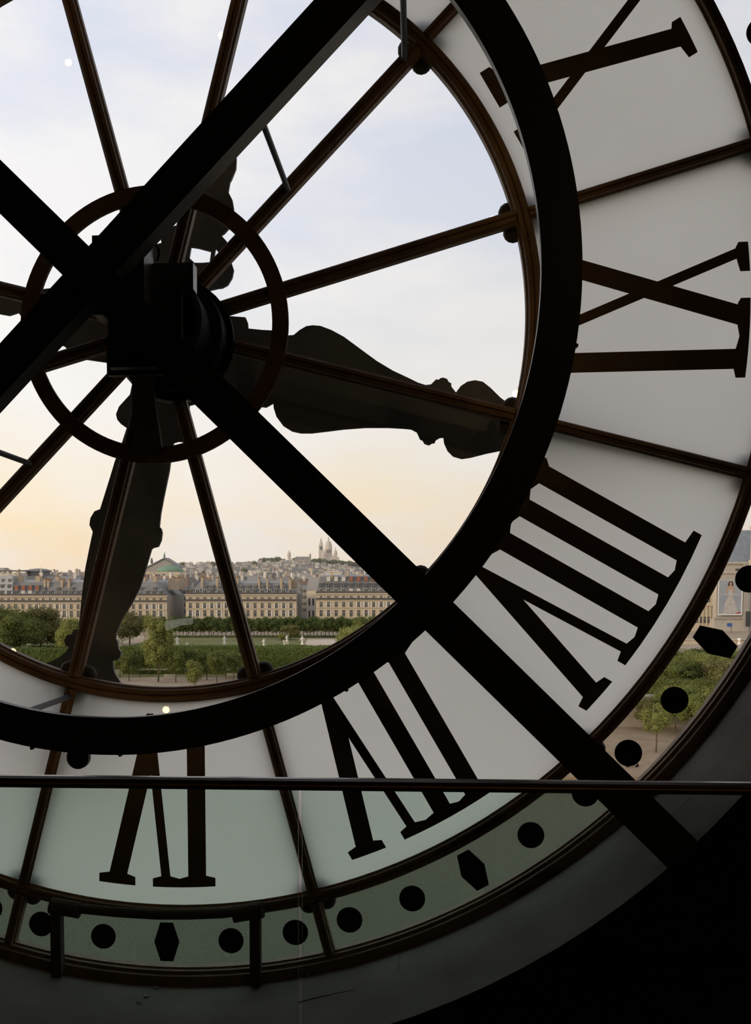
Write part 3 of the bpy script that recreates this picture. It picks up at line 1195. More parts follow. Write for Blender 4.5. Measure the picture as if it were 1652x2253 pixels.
def trunk_mb(h, r):
    b = MB()
    b.tube([(0, 0, -.2), (0.02 * h, 0, h * .4), (0, .02 * h, h)], r, 7, 0, r * .6)
    for a in (0.4, 2.5, 4.4):
        b.tube([(0, 0, h * .72), (math.cos(a) * h * .22, math.sin(a) * h * .22, h * 1.12)], r * .45, 5, 0, r * .2)
    return b


def tree_proto(name, seed, rx, hz, bole, n, size, lm, lobes=7, core=.78):
    n, size, lobes, core = int(n * 2.4), size * .66, int(lobes * 1.7), core * .86
    """returns crown mesh + trunk mesh, origin at the foot of the trunk"""
    cm_ = crown(name + '_crown', blob_set(seed, rx, (hz - bole) / 2, bole, lobes), n, size, lm, seed, core)
    tb = trunk_mb(bole + (hz - bole) * .35, max(.09, rx * .055))
    tm = bpy.data.meshes.new(name + '_trunk')
    tm.from_pydata(tb.v, [], tb.f)
    tm.materials.append(M_TRUNK)
    return cm_, tm


def plant(name, proto, loc, label, group, rz=0.0, s=1.0, cat='tree', sz=None):
    t = thing(name, label, cat, loc, group)
    t.rotation_euler = (0, 0, rz)
    t.scale = (s, s, sz or s)
    c_ = bpy.data.objects.new('crown', proto[0])
    link(c_, t)
    c_['kind'] = 'stuff'
    k = bpy.data.objects.new('trunk', proto[1])
    link(k, t)
    return t


ORD = ('first second third fourth fifth sixth seventh eighth ninth tenth eleventh twelfth thirteenth fourteenth fifteenth sixteenth seventeenth eighteenth nineteenth '
       'twentieth twenty-first twenty-second twenty-third twenty-fourth twenty-fifth twenty-sixth twenty-seventh twenty-eighth twenty-ninth thirtieth').split()


def tpos(px, v, z=G0):
    return uv(U(px, v), v, z)


# far clipped row along the avenue
row_p = [tree_proto('row_tree', 20 + i, 2.6, 7.1, 1.25, 620, .34, LM_DARK, 6, .84) for i in range(3)]
i_ = 0
for v, xs in ((298, (386, 402, 414, 430, 441, 459, 469, 487, 497, 515, 533, 550, 566, 581, 600, 608, 622, 638, 659, 676, 690, 707, 724, 742, 760, 780, 800, 822)),
              (305, (378, 394, 410, 424, 449, 464, 478, 508, 525, 542, 558, 574, 590, 615, 630, 648, 667, 683, 698, 716, 733, 752, 772, 792, 812, 834, 300, 316, 334, 352)),
              ):
    for k_, x in enumerate(sorted(xs)):
        i_ += 1
        plant('row_tree', row_p[i_ % 3], tpos(x, v), '%s dark green tree from the left in the %s file along the far avenue' % (ORD[k_], 'front' if v < 300 else 'rear'), 'far row of avenue trees', i_ * 1.3, random.uniform(.93, 1.05))
ol_p = tree_proto('olive_tree', 41, 3.9, 5.4, .9, 1100, .30, LM_OLIVE, 8)
plant('olive_tree', ol_p, tpos(639, 283), 'round olive brown tree in front of the far tree row', None)
plant('olive_shrub', tree_proto('olive_shrub', 42, 1.7, 2.4, .3, 420, .24, LM_YEL, 5), tpos(621, 280), 'small pale shrub beside the round olive brown tree', None, cat='shrub')

# big trees, left
plant('broad_tree', tree_proto('broad_tree', 51, 8.6, 13.6, 1.2, 5200, .42, LM_MID, 14, .86), tpos(28, 225), 'big broad green tree at the left edge of the view', None)
plant('broad_tree', tree_proto('broad_tree_b', 52, 7.0, 13.4, 1.5, 4200, .42, LM_OLIVE, 12, .86), tpos(88, 232), 'dark olive tree behind the hour hand lobe at left', None)
plant('broad_tree', tree_proto('broad_tree_c', 57, 8.0, 11.5, 1.5, 3600, .42, LM_MID, 12, .86), tpos(-60, 240), 'leafy tree cut off by the left edge', None)
plant('pale_tree', tree_proto('pale_tree', 53, 3.7, 11.8, .8, 2600, .30, LM_YEL, 11, .8), tpos(150, 196), 'pale yellow green tree left of the hour hand', None)
plant('broad_tree', tree_proto('broad_tree_d', 54, 4.8, 11.2, 1.3, 2600, .40, LM_OLIVE, 10, .84), tpos(284, 262), 'dull olive tree right of the hour hand', None)
plant('pale_tree', tree_proto('pale_tree_b', 55, 3.6, 13.6, 1.9, 3400, .27, LM_YEL, 13, .74), tpos(346, 165), 'tall pale yellow green tree standing in front of the lawn', None)
plant('pale_tree', tree_proto('pale_tree_c', 58, 1.9, 5.0, .5, 1500, .22, LM_YEL, 8, .7), tpos(427, 158), 'small pale tree at the foot of the clear panes', None)
side_p = tree_proto('side_tree', 59, 5.6, 10.0, .9, 1500, .40, LM_MID, 9, .86)
# shrub mass, right
plant('broad_tree', tree_proto('broad_tree_e', 61, 6.6, 9.0, .3, 4200, .34, LM_YEL, 14, .86), tpos(788, 206), 'bright green rounded tree beside the gravel clearing', None)
plant('broad_tree', tree_proto('broad_tree_f', 62, 5.4, 10.4, .5, 2600, .38, LM_MID, 10, .86), tpos(812, 240), 'darker tree rising behind the bright rounded tree', None)


# clipped hedges
def hedge(name, pxa, pxb, v, depth, h, label, m, zb=G0, dens=34, zlow=0.0, size=.17):
    u0, u1 = U(pxa, v), U(pxb, v)
    wd_ = u1 - u0
    r = np.random.default_rng(int(abs(pxa) * 7 + v))
    cs, ns = [], []
    for (nx, ny, nz_, area) in ((0, -1, 0, wd_ * (h - zlow)), (0, 0, 1, wd_ * depth), (-1, 0, 0, depth * h), (1, 0, 0, depth * h)):
        k = int(area * dens)
        p = r.uniform(0, 1, (k, 3))
        p[:, 2] = zlow / h + p[:, 2] * (1 - zlow / h)
        if ny:
            p[:, 1] = 0
        if nz_:
            p[:, 2] = 1
        if nx < 0:
            p[:, 0] = 0
        if nx > 0:
            p[:, 0] = 1
        q = p * np.array([wd_, depth, h]) + r.normal(0, .10, (k, 3))
        cs.append(q)
        ns.append(np.tile([nx, ny, nz_], (k, 1)))
    vv = leaf_cloud(np.concatenate(cs), np.concatenate(ns).astype(float), size, 3)
    e = .10
    bx = [[e, e, zlow + e], [wd_ - e, e, zlow + e], [wd_ - e, depth, zlow + e], [e, depth, zlow + e], [e, e, h - e], [wd_ - e, e, h - e], [wd_ - e, depth, h - e], [e, depth, h - e]]
    me = leaf_mesh(name, vv, m, (bx, [(0, 3, 2, 1), (4, 5, 6, 7), (0, 1, 5, 4), (1, 2, 6, 5), (2, 3, 7, 6), (3, 0, 4, 7)]))
    o = bpy.data.objects.new(name, me)
    o.location = uv(u0, v, zb)
    o.rotation_euler = (0, 0, YAW)
    link(o)
    return tag(o, label, 'hedge')


hedge('clipped_hedge', -30, 262, 188, 6, 4.5, 'tall clipped hedge left of and behind the hour hand', LM_HEDGE, dens=16, size=.22)
hedge('clipped_hedge', 262, 560, 190, 5, 4.9, 'tall clipped hedge behind the slender trees', LM_HEDGE, dens=16, size=.22)
hedge('clipped_hedge', 563, 742, 186, 8, 4.9, 'tall clipped hedge below the gravel clearing', LM_HEDGE, dens=18, size=.21)
hedge('low_hedge', 60, 135, 236, 2, 1.5, 'low clipped hedge on the lawn at left', LM_HEDGE, dens=20)
hedge('low_hedge', 590, 672, 243, 3, 1.1, 'low hedge at the edge of the statue lawn', LM_HEDGE, dens=20)
hedge('low_hedge', 700, 760, 243, 2.5, 1.0, 'low hedge before the gravel clearing', LM_HEDGE, dens=20)
hedge('low_hedge', 268, 560, 178, 1.2, .9, 'low hedge behind the slender trees on the near terrace', LM_HEDGE, dens=22)
hedge('low_hedge', 380, 830, 292, 1, .8, 'long low dark hedge at the foot of the far tree row', LM_DARK, dens=14)

hedge('low_hedge', 1385, 1720, 146, 3, 2.4, 'bushy hedge along the top of the quay wall at right', LM_MID, dens=26)
hedge('clipped_hedge', 744, 1380, 186, 8, 4.9, 'long clipped hedge right of the gravel clearing', LM_HEDGE, dens=10, size=.26)
for i, (x, v) in enumerate(((880, 215), (940, 235), (1005, 210), (1075, 240), (1150, 215), (1225, 230), (1300, 212), (1375, 225), (-130, 215), (-200, 240), (-275, 220))):
    plant('broad_tree', ol_p if i % 3 == 2 else side_p, tpos(x, v), 'leafy garden tree behind the numeral band, out of the clear panes', 'garden trees behind the frosted band', i * 1.1, 1.0 + .1 * (i % 3))
for i, x in enumerate(range(850, 1400, 21)):
    plant('row_tree', row_p[i % 3], tpos(x, 300), 'dark avenue tree hidden behind the frosted numeral band', 'avenue trees behind the frosted band', i * 1.7)
# slender clipped trees in front of the hedge
sl_p = [tree_proto('slender_tree', 70 + i, 2.15, 6.3, 1.5, 1900, .20, LM_MID, 10, .72) for i in range(3)]
for i, (x, v, s) in enumerate(sorted(((262, 172, 1), (282, 166, 1.02), (305, 174, .98), (327, 176, 1), (385, 164, 1.05), (412, 171, 1), (435, 176, .96), (454, 168, 1.02), (476, 163, 1.05), (496, 171, .98), (513, 167, 1.0), (533, 176, 1.0), (550, 172, .95),
                               (240, 175, 1), (215, 173, 1)))):
    plant('slender_tree', sl_p[i % 3], tpos(x, v), '%s slender leafy tree from the left before the tall clipped hedge' % ORD[i], 'slender trees on the near terrace', i * .9, s)
# benches along the near path
for i, (x, v) in enumerate(((372, 170), (510, 172))):
    t = thing('park_bench', ('pale park bench under the tall pale tree', 'pale park bench under the slender trees at right')[i], 'bench', tpos(x, v))
    t.rotation_euler = (0, 0, YAW)
    for nm, bx in (('seat', (-1.2, 1.2, -.25, .25, .42, .48)), ('backrest', (-1.2, 1.2, .22, .28, .55, .95)), ('leg', (-1.1, -1.0, -.22, .25, 0, .42)), ('leg', (1.0, 1.1, -.22, .25, 0, .42))):
        b = MB()
        b.box(*bx)
        me = bpy.data.meshes.new(nm)
        me.from_pydata(b.v, [], b.f)
        me.materials.append(M_PED)
        link(bpy.data.objects.new(nm, me), t)

# ---- statues
def statue(px, v, hgt, ped, label, arm=0.0):
    base = tpos(px, v)
    t = thing('statue', label, 'statue', base)
    w = .28 * hgt
    part('pedestal', M_PED, t, 'fbox', U(px, v) - w, U(px, v) + w, v - w, v + w, G0, G0 + ped)
    s = hgt
    b = MB()
    top = base + Vector((0, 0, ped))
    b.lathe(top, [(.20 * s, 0), (.20 * s, .04 * s), (.15 * s, .12 * s), (.11 * s, .30 * s), (.13 * s, .45 * s), (.11 * s, .55 * s), (.155 * s, .70 * s), (.16 * s, .78 * s), (.06 * s, .83 * s), (.05 * s, .86 * s), (.075 * s, .90 * s), (.078 * s, .95 * s), (.04 * s, 1.0 * s)], 10)
    for sgn in (-1, 1):
        sh = top + RT * (sgn * .15 * s) + Vector((0, 0, .76 * s))
        el = sh + RT * (sgn * .10 * s) + Vector((0, 0, (-.18 + (arm if sgn > 0 else 0)) * s)) - FH * .05 * s
        hd = el + RT * (sgn * -.02 * s) + Vector((0, 0, (-.14 + (arm * 1.6 if sgn > 0 else 0)) * s)) - FH * .10 * s
        b.tube([sh, el, hd], .045 * s, 6, 0, .03 * s)
    b.build('figure', [M_WHITE], t, smooth=True)


statue(389, 252, 2.0, 1.1, 'white marble statue on a pedestal left of the lawn centre')
statue(493, 254, 2.1, 1.1, 'white marble statue at the middle of the lawn edge')
statue(265, 262, 1.8, .9, 'pale statue beside the dull olive tree')
statue(580, 252, 2.0, .5, 'white marble statue right of the long glazing spoke', .2)
statue(631, 262, 2.0, 1.0, 'white marble statue with a raised arm beside the gravel clearing', .28)
statue(665, 250, 2.6, .9, 'tallest white statue beside the gravel clearing')


def urn(px, v, s, label):
    base = tpos(px, v)
    t = thing('stone_urn', label, 'urn', base)
    b = MB()
    b.lathe(base, [(.28 * s, 0), (.28 * s, .5 * s), (.12 * s, .6 * s), (.12 * s, .75 * s), (.34 * s, 1.1 * s), (.40 * s, 1.35 * s), (.30 * s, 1.4 * s), (.22 * s, 1.3 * s)], 12)
    b.build('vase', [M_WHITE], t)


urn(411, 250, 1.0, 'small white stone urn right of the pedestal statue')
urn(625, 258, 1.1, 'small white stone urn left of the raised arm statue')
# stone edging of the flower bed
tag(part('stone_edging', M_PED, None, 'fbox', U(412, 249), U(486, 249), 248.6, 249, G0, G0 + .45), 'low pale stone edging along the lawn', 'edging')


# ================================================================== CITY BLOCKS
def shared(name, b, mats):
    me = bpy.data.meshes.new(name)
    me.from_pydata(b.v, [], b.f)
    for m in mats:
        me.materials.append(m)
    me.polygons.foreach_set('material_index', b.m)
    return me


def window_mesh(w, h, shut=False):
    """window with stone surround, local x across, z up, origin at its foot centre, facing -y"""
    b = MB()
    f = .13
    b.box(-w / 2, w / 2, -.02, .06, 0, h, 1)
    b.box(-w / 2 - f, -w / 2, -.10, .06, 0, h + f, 0)
    b.box(w / 2, w / 2 + f, -.10, .06, 0, h + f, 0)
    b.box(-w / 2, w / 2, -.10, .06, h, h + f, 0)
    b.box(-.04, .04, -.06, -.02, 0, h, 2)
    b.box(-w / 2, w / 2, -.06, -.02, h * .62, h * .62 + .07, 2)
    if shut:
        for s_ in (-1, 1):
            q = s_ * (w / 2 + .35)
            b.box(q - .28, q + .28, -.14, -.10, 0, h, 3)
    return shared('window', b, [M_STONE2, M_PANE, M_FRAMEW, M_SHUT])


WIN = {}
for key, w, h in (('a', 1.05, 1.55), ('b', 1.05, 2.05), ('c', 1.1, 2.55)):
    WIN[key] = window_mesh(w, h)
    WIN[key + 's'] = window_mesh(w, h, True)


def dormer_mesh(w, h, d, wallm, panem):
    b = MB()
    b.box(-w / 2, w / 2, 0, d, 0, h, 0)
    b.box(-w / 2 + .16, w / 2 - .16, -.03, 0, .12, h - .16, 1)
    b.box(-.04, .04, -.06, -.03, .12, h - .16, 2)
    b.box(-w / 2 - .12, w / 2 + .12, -.12, d, h, h + .14, 3)
    return shared('dormer', b, [wallm, panem, M_FRAMEW, M_ZINC])


DORM = {'g': dormer_mesh(1.5, 1.9, 2.2, M_SLATE, M_PANE), 'w': dormer_mesh(1.7, 1.9, 2.2, M_FRAMEW, M_PANE), 's': dormer_mesh(1.2, 1.3, 2.0, M_ZINC, M_PANE), 'r': dormer_mesh(1.7, 2.0, 2.2, M_SLATE, M_AWN), 'x': dormer_mesh(1.5, 1.9, 2.2, M_FRAMEW, M_FRAMEW)}


def put(me, name, parent, u, v, z):
    o = bpy.data.objects.new(name, me)
    o.location = uv(u, v, z) - Vector(parent.location)
    o.rotation_euler = (0, 0, YAW)
    return link(o, parent)


def block(label, px0, px1, v, cols, ye, bands, rows, roof, depth, dorm, chims, zb=G0):
    """a facade block: columns in px, eave row ye, roof = list of (py, inset) steps"""
    u0, u1 = U(px0, v), U(px1, v)
    t = thing('apartment_block', label, 'building', uv((u0 + u1) / 2, v, zb))
    ze = Z(ye, v)
    part('wall', M_STONE, t, 'fbox', u0, u1, v, v + depth, zb, ze)
    part('shaded_side_wall', M_STONED, t, 'fbox', u1, u1 + .25, v + .3, v + depth, zb, ze - .1)  # flank turned from the sun, its shade put into a greyer stone colour
    part('cornice', M_STONE2, t, 'fbox', u0 - .3, u1 + .3, v - .55, v + .2, ze - .42, ze + .1)
    for yb, k in bands:
        part('string_course', M_STONE2, t, 'fbox', u0, u1, v - .30, v, Z(yb, v) - .16, Z(yb, v) + .16)
        if k:
            part('balcony_railing', M_IRON, t, 'fbox', u0, u1, v - .42, v - .38, Z(yb, v) + .16, Z(yb, v) + .95)
    part('eave_railing', M_IRON, t, 'fbox', u0, u1, v - .45, v - .40, ze + .1, ze + .85)
    r_ = random.Random(int(px0))
    for (yf, key) in rows:
        for x in cols:
            put(WIN[key + ('s' if r_.random() < .4 else '')], 'window', t, U(x, v), v, Z(yf, v))
    # mansard
    zprev, ins = ze + .1, .35
    a0, a1, av = u0 + .1, u1 - .1, v + .2
    for i, (yt, du0, du1, dv) in enumerate(roof):
        zt = Z(yt, v)
        b = MB()
        b.frus(a0, a1, av, v + depth - (av - v), zprev, zt, du0, du1, dv, dv)
        b.build('roof', [M_SLATE if i == 0 else M_ZINC], t)
        a0, a1, av, zprev = a0 + du0, a1 - du1, av + dv, zt
    for (x, yf, key, dv) in dorm:
        put(DORM[key], 'dormer', t, U(x, v), v + dv, Z(yf, v))
    for (x, w, y0_, y1_, dv, dd) in chims:
        u = U(x, v)
        c_ = part('chimney', M_CHIM, t, 'fbox', u - w / 2, u + w / 2, v + dv, v + dv + dd, Z(y1_, v), Z(y0_, v))
        b = MB()
        k = max(2, int(dd / .7))
        for i in range(k):
            p = uv(u, v + dv + dd * (i + .5) / k, Z(y0_, v))
            b.lathe(p, [(.16, 0), (.14, .45), (.17, .5)], 7)
        b.build('chimney_pots', [M_POT], t)
    return t


random.seed(11)
V1 = 340.0
c1 = [4.4 + 15.2 * i for i in range(-4, 24)]
d1 = []
for i, x in enumerate(c1):
    d1.append((x, 1310, 'x' if 2 < i - 1 < 9 and i % 3 else ('g' if i % 4 else 's'), .6))
    if i % 2 == 0 or x < 85:
        d1.append((x, 1299, 'r' if 30 < x < 85 else 's', .85))
B1 = block('long cream apartment block with a slate mansard roof at left', -70, 367, V1, c1, 1311, [(1325.5, True), (1341, False)], [(1324.5, 'a'), (1340.5, 'b'), (1358, 'c')], [(1281, 2.6, 5.2, 2.6), (1275.5, 1, 1, 6)], 38, d1,
      [(96, .9, 1276, 1297, 1.6, 5), (103, .9, 1277, 1297, 1.6, 5), (133, 1.1, 1276, 1296, 1.6, 5), (149, .9, 1277, 1298, 1.6, 5), (12, 2.5, 1268, 1280, 4, 4), (36, 1.6, 1268, 1280, 4, 3), (76, 1.8, 1268, 1280, 4, 3), (119, 1.5, 1269, 1280, 4, 3),
       (336, 1.6, 1268, 1285, 4, 4), (372, 4.5, 1273, 1298, 10, 14), (312, 1.2, 1270, 1283, 4, 4)])
# the pale raised end of that block at the left edge of the view
b = MB()
b.frus(U(-68, V1), U(28, V1), V1 - .1, V1 + 18, Z(1311, V1), Z(1266, V1), .3, .6, 1.9, 1.0)
b.build('raised_roof', [mat('pale_zinc_cladding', (.36, .37, .37), .6, .2, noise=(.44, .445, .44), scale=.5)], B1)
for x in (-26, -11, 4.4, 19.6):
    put(DORM['g'], 'dormer', B1, U(x, V1), V1 + .1, Z(1310, V1))
    put(DORM['g'], 'dormer', B1, U(x, V1), V1 + .65, Z(1296.5, V1))
    put(DORM['s'], 'dormer', B1, U(x, V1), V1 + 1.2, Z(1281, V1))
c2 = [418.6 + 15.8 * i for i in range(15)]
d2 = []
for i, x in enumerate(c2):
    d2.append((x, 1307, 'w' if i % 3 else 'g', .6))
    if 1 < i < 14:
        d2.append((x, 1295, 's', 1.15))
block('cream apartment block with tall tan chimneys behind the long glazing spoke', 408.5, 652, V1, c2, 1308, [(1323.5, True), (1339, False)], [(1322.5, 'a'), (1338, 'b'), (1356.5, 'c')], [(1283, 5.0, 5.0, 2.8), (1277.5, 1, 1, 6)], 38, d2,
      [(443, .9, 1271, 1293, 1.8, 6), (476, 1.0, 1272, 1294, 1.8, 6), (520, 1.0, 1271, 1293, 1.8, 6), (569, .8, 1273, 1296, 1.5, 6), (587, .8, 1273, 1296, 1.5, 6), (618, .9, 1272, 1296, 1.5, 6), (637, .9, 1274, 1297, 1.5, 8), (645, 2.2, 1275, 1296, 9, 8), (456, 1.6, 1272, 1282, 6, 3), (497, 1.6, 1272, 1282, 6, 3)])
c3 = [706.2 + 16.55 * i for i in range(42)]
d3 = []
for i, x in enumerate(c3):
    d3.append((x, 1305, 'x' if i in (4, 5, 11, 12) else 'w', .55))
    d3.append((x, 1293, 'g', .65))
    if i > 0:
        d3.append((x, 1279, 'r' if i > 3 else 'x', 1.55))
block('tall grey roofed apartment block with rust red awnings at right', 695, 1392, V1 - 1, c3, 1305.5, [(1320.5, True), (1337, False)], [(1319.5, 'a'), (1335.5, 'b'), (1356, 'c')], [(1268, 1.6, 2, 2.6), (1264, 1, 1, 5)], 36, d3,
      [(730, 1.0, 1261, 1276, 2.2, 5), (763, 1.2, 1260, 1276, 3, 5), (796, 1.0, 1262, 1276, 3, 5)])
# houses down the side streets, seen in the gaps between the blocks
for i, (a, c_, v, yt, m1) in enumerate(((398, 412, 395, 1290, 3), (652, 662, 420, 1284, 1), (660, 676, 440, 1287, 3), (676, 690, 410, 1286, 1), (686, 706, 395, 1292, 1), (664, 684, 520, 1279, 0))):
    t = thing('street_house', ['narrow stone house in the gap left of the middle block', 'grey house at the left of the side street', 'narrow beige house deep in the side street', 'grey house at the right of the side street',
                               'grey gable wall beside the tall right hand block', 'pale house closing the side street'][i], 'house', tpos((a + c_) / 2, v))
    part('wall', M_STONED, t, 'fbox', U(a, v), U(c_, v), v, v + 14, G0, Z(yt + 6, v))
    b = MB()
    b.frus(U(a, v), U(c_, v), v, v + 14, Z(yt + 6, v), Z(yt, v), .4, .4, 2, 2)
    b.build('roof', [M_SLATE], t)
    for r_ in range(4):
        for q in range(2):
            put(WIN['a'], 'window', t, U(a + (c_ - a) * (.3 + .4 * q), v), v, Z(yt + 16 + r_ * 14, v))

# penthouse terraces and rooftop structures on the skyline at left
sk = thing('rooftop_pavilion', 'dark drum shaped roof pavilion with a mast on the left skyline', 'building', tpos(86, 420))
b = MB()
b.lathe(uv(U(86, 430), 430, Z(1272, 430)), [(5.6, 0), (5.6, 3.2), (6.3, 3.3), (6.3, 3.7), (4.2, 4.6), (0, 5.0)], 20)
b.build('drum', [M_SLATE], sk)
b = MB()
b.tube([uv(U(91.5, 424), 424, Z(1268, 424)), uv(U(91.5, 424), 424, Z(1249, 424))], .32, 8)
b.build('mast', [M_WALLP[2]], sk)
part('base_house', M_WALLP[1], sk, 'fbox', U(58, 425), U(116, 425), 424.5, 440, G0, Z(1268, 425))
sk = thing('rooftop_terrace', 'flat roofed penthouse with a dark canopy at the far left skyline', 'building', tpos(15, 415))
part('wall', M_WALLP[2], sk, 'fbox', U(-60, 415), U(46, 415), 415, 430, G0, Z(1260, 415))
part('canopy', M_SLATE, sk, 'fbox', U(-62, 415), U(49, 415), 413.5, 431, Z(1257, 415), Z(1254.5, 415))
part('stair_head', M_WALLP[1], sk, 'fbox', U(-8, 415), U(5, 415), 418, 424, Z(1255, 415), Z(1249, 415))
for i, x in enumerate((-40, -20, 0, 14, 27, 40)):
    part('canopy_post', M_IRON, sk, 'fbox', U(x, 415) - .12, U(x, 415) + .12, 413.8, 414.1, Z(1262, 415), Z(1256, 415))
sk = thing('penthouse', 'white penthouse on the roof line behind the tall right hand block', 'building', tpos(735, 420))
part('wall', M_WALLP[2], sk, 'fbox', U(714, 400), U(752, 400), 400, 415, G0, Z(1259, 400))
part('parapet', M_WHITE, sk, 'fbox', U(712, 400), U(754, 400), 399.5, 415, Z(1259, 400), Z(1257.5, 400))

# ================================================================== HILL AND FAR TOWN
HILL = [(-400, 1272), (0, 1270), (120, 1263), (185, 1258), (300, 1250), (400, 1241), (470, 1238), (540, 1238), (600, 1233), (650, 1231), (700, 1237), (740, 1238), (780, 1243), (820, 1250), (870, 1262), (930, 1270), (1100, 1273), (2400, 1275)]


def hill_top(px):
    for (xa, ya), (xb, yb) in zip(HILL, HILL[1:]):
        if xa <= px <= xb:
            return ya + (yb - ya) * (px - xa) / (xb - xa)
    return 1274


def hill_z(u, v):
    zb = G0 - .5
    if v < 900:
        return zb
    px = u / v * FPX + W / 2 + SHX
    zt = Z(hill_top(px) + 4, 2900.0)
    s = min(1.0, (v - 900) / 2000.0)
    s = s * s * (3 - 2 * s) if s < 1 else 1
    return zb + (zt - zb) * s


b = MB()
nu, nv_ = 44, 26
for j in range(nv_ + 1):
    v = 890 + (3600 - 890) * j / nv_
    for i in range(nu + 1):
        u = U(-400 + 2600 * i / nu, v)
        b.v.append(tuple(uv(u, v, hill_z(u, v))))
for j in range(nv_):
    for i in range(nu):
        q = j * (nu + 1) + i
        b.f.append((q, q + 1, q + nu + 2, q + nu + 1))
        b.m.append(0)
tag(b.build('hill', [M_CITY], smooth=True), 'long low hill rising behind the city', kind='structure')


def house_mesh(wm, rm, flat):
    b = MB()
    b.box(-.5, .5, -.5, .5, 0, .72, 0)
    if flat:
        b.hexa([(-.52, -.52, .72), (.52, -.52, .72), (.52, .52, .72), (-.52, .52, .72), (-.40, -.36, .92), (.40, -.36, .92), (.40, .36, .92), (-.40, .36, .92)], 1)
    else:
        b.add([(-.52, -.54, .72), (.52, -.54, .72), (.52, .54, .72), (-.52, .54, .72), (-.52, 0, 1.0), (.52, 0, 1.0)], [(0, 1, 5, 4), (2, 3, 4, 5), (1, 2, 5), (3, 0, 4), (0, 3, 2, 1)], 1)
    b.box(.22, .34, -.1, .12, .72, 1.08, 0)
    for z_ in (.14, .40):
        for x in (-.34, -.12, .12, .34):
            b.box(x - .045, x + .045, -.508, -.5, z_, z_ + .15, 2)
    return shared('town_house', b, [wm, rm, M_PANE])


HOUSE = [house_mesh(M_WALLP[i % 4], M_ROOFP[i % 3], i % 2) for i in range(12)]
rr = random.Random(5)
slots = []
for k in range(20):                                # rows climbing the hill
    v = 1400 + 76 * k
    px = -30 + rr.uniform(0, 20)
    while px < 905:
        wpx = rr.uniform(10, 20) * (1500 / (v + 500))
        slots.append((px + wpx / 2, v + rr.uniform(-20, 20), wpx))
        px += wpx * rr.uniform(1.0, 1.7) + 3
vis = []
for (px, v, wpx) in slots:
    if 195 < px < 300 or hill_top(px) > 1268 or (v > 2450 and (684 < px < 812 or 574 < px < 620)):
        continue
    vis.append((px, v, wpx))
rr.shuffle(vis)
for (px, v, wpx) in vis[:290]:
    u = U(px, v)
    z_ = hill_z(u, v)
    o = bpy.data.objects.new('hillside_house', HOUSE[rr.randrange(12)])
    w_ = wpx / FPX * v
    hgt = w_ * rr.uniform(.5, .8) + 3.5
    o.location = uv(u, v, z_ - 3)
    o.scale = (w_, w_ * rr.uniform(.8, 1.2), hgt)
    o.rotation_euler = (0, 0, YAW + rr.uniform(-.5, .5))
    link(o)
    tag(o, 'small pale town house crowded on the distant hillside', 'house', 'houses on the distant hill')
APT = []
for i in range(6):
    b = MB()
    b.box(-.5, .5, -.5, .5, 0, .9, 0)
    b.hexa([(-.5, -.5, .9), (.5, -.5, .9), (.5, .5, .9), (-.5, .5, .9), (-.44, -.34, 1.0), (.44, -.34, 1.0), (.44, .34, 1.0), (-.44, .34, 1.0)], 1)
    for r_ in range(5):
        for x in (-.38, -.19, 0, .19, .38):
            b.box(x - .04, x + .04, -.508, -.5, .08 + r_ * .165, .17 + r_ * .165, 2)
    b.box(-.3, -.2, -.1, .1, .95, 1.12, 0)
    APT.append(shared('hill_apartment', b, [M_WALLP[(0, 2, 2, 0, 1, 2)[i]], M_ROOFP[i % 2], M_PANE]))
for (px, v, wpx) in vis[290:590]:
    u = U(px, v)
    o = bpy.data.objects.new('hillside_apartment', APT[rr.randrange(6)])
    w_ = wpx / FPX * v * .8
    o.location = uv(u, v, hill_z(u, v) - 3)
    o.scale = (w_, w_ * rr.uniform(.5, .9), w_ * rr.uniform(.55, .9) + 4)
    o.rotation_euler = (0, 0, YAW + rr.uniform(-.35, .35))
    link(o)
    tag(o, 'small flat topped pale apartment house on the distant hillside', 'house', 'apartment houses on the distant hill')
# nearer roofs just behind the big blocks
for k in range(160):
    row, q_ = divmod(k, 16)
    v = 396 + 50 * row
    px = -30 + 60 * q_ + (row % 3) * 20 + rr.uniform(-12, 12)
    if 300 < px < 410 and row > 6:
        continue
    o = bpy.data.objects.new('city_house', HOUSE[rr.randrange(12)])
    w_ = rr.uniform(6, 12) * (1 + row * .06)
    top = Z(rr.uniform(1264, 1275) - 7 * (k / 160) - (4 if px < 200 else 0), v)
    o.location = uv(U(px, v), v, G0 - .5)
    o.scale = (w_, w_ * rr.uniform(.7, 1.1), top - G0)
    o.rotation_euler = (0, 0, YAW + rr.uniform(-.4, .4))
    link(o)
    tag(o, 'pale city house whose roof shows just above the long blocks', 'house', 'houses behind the long apartment blocks')
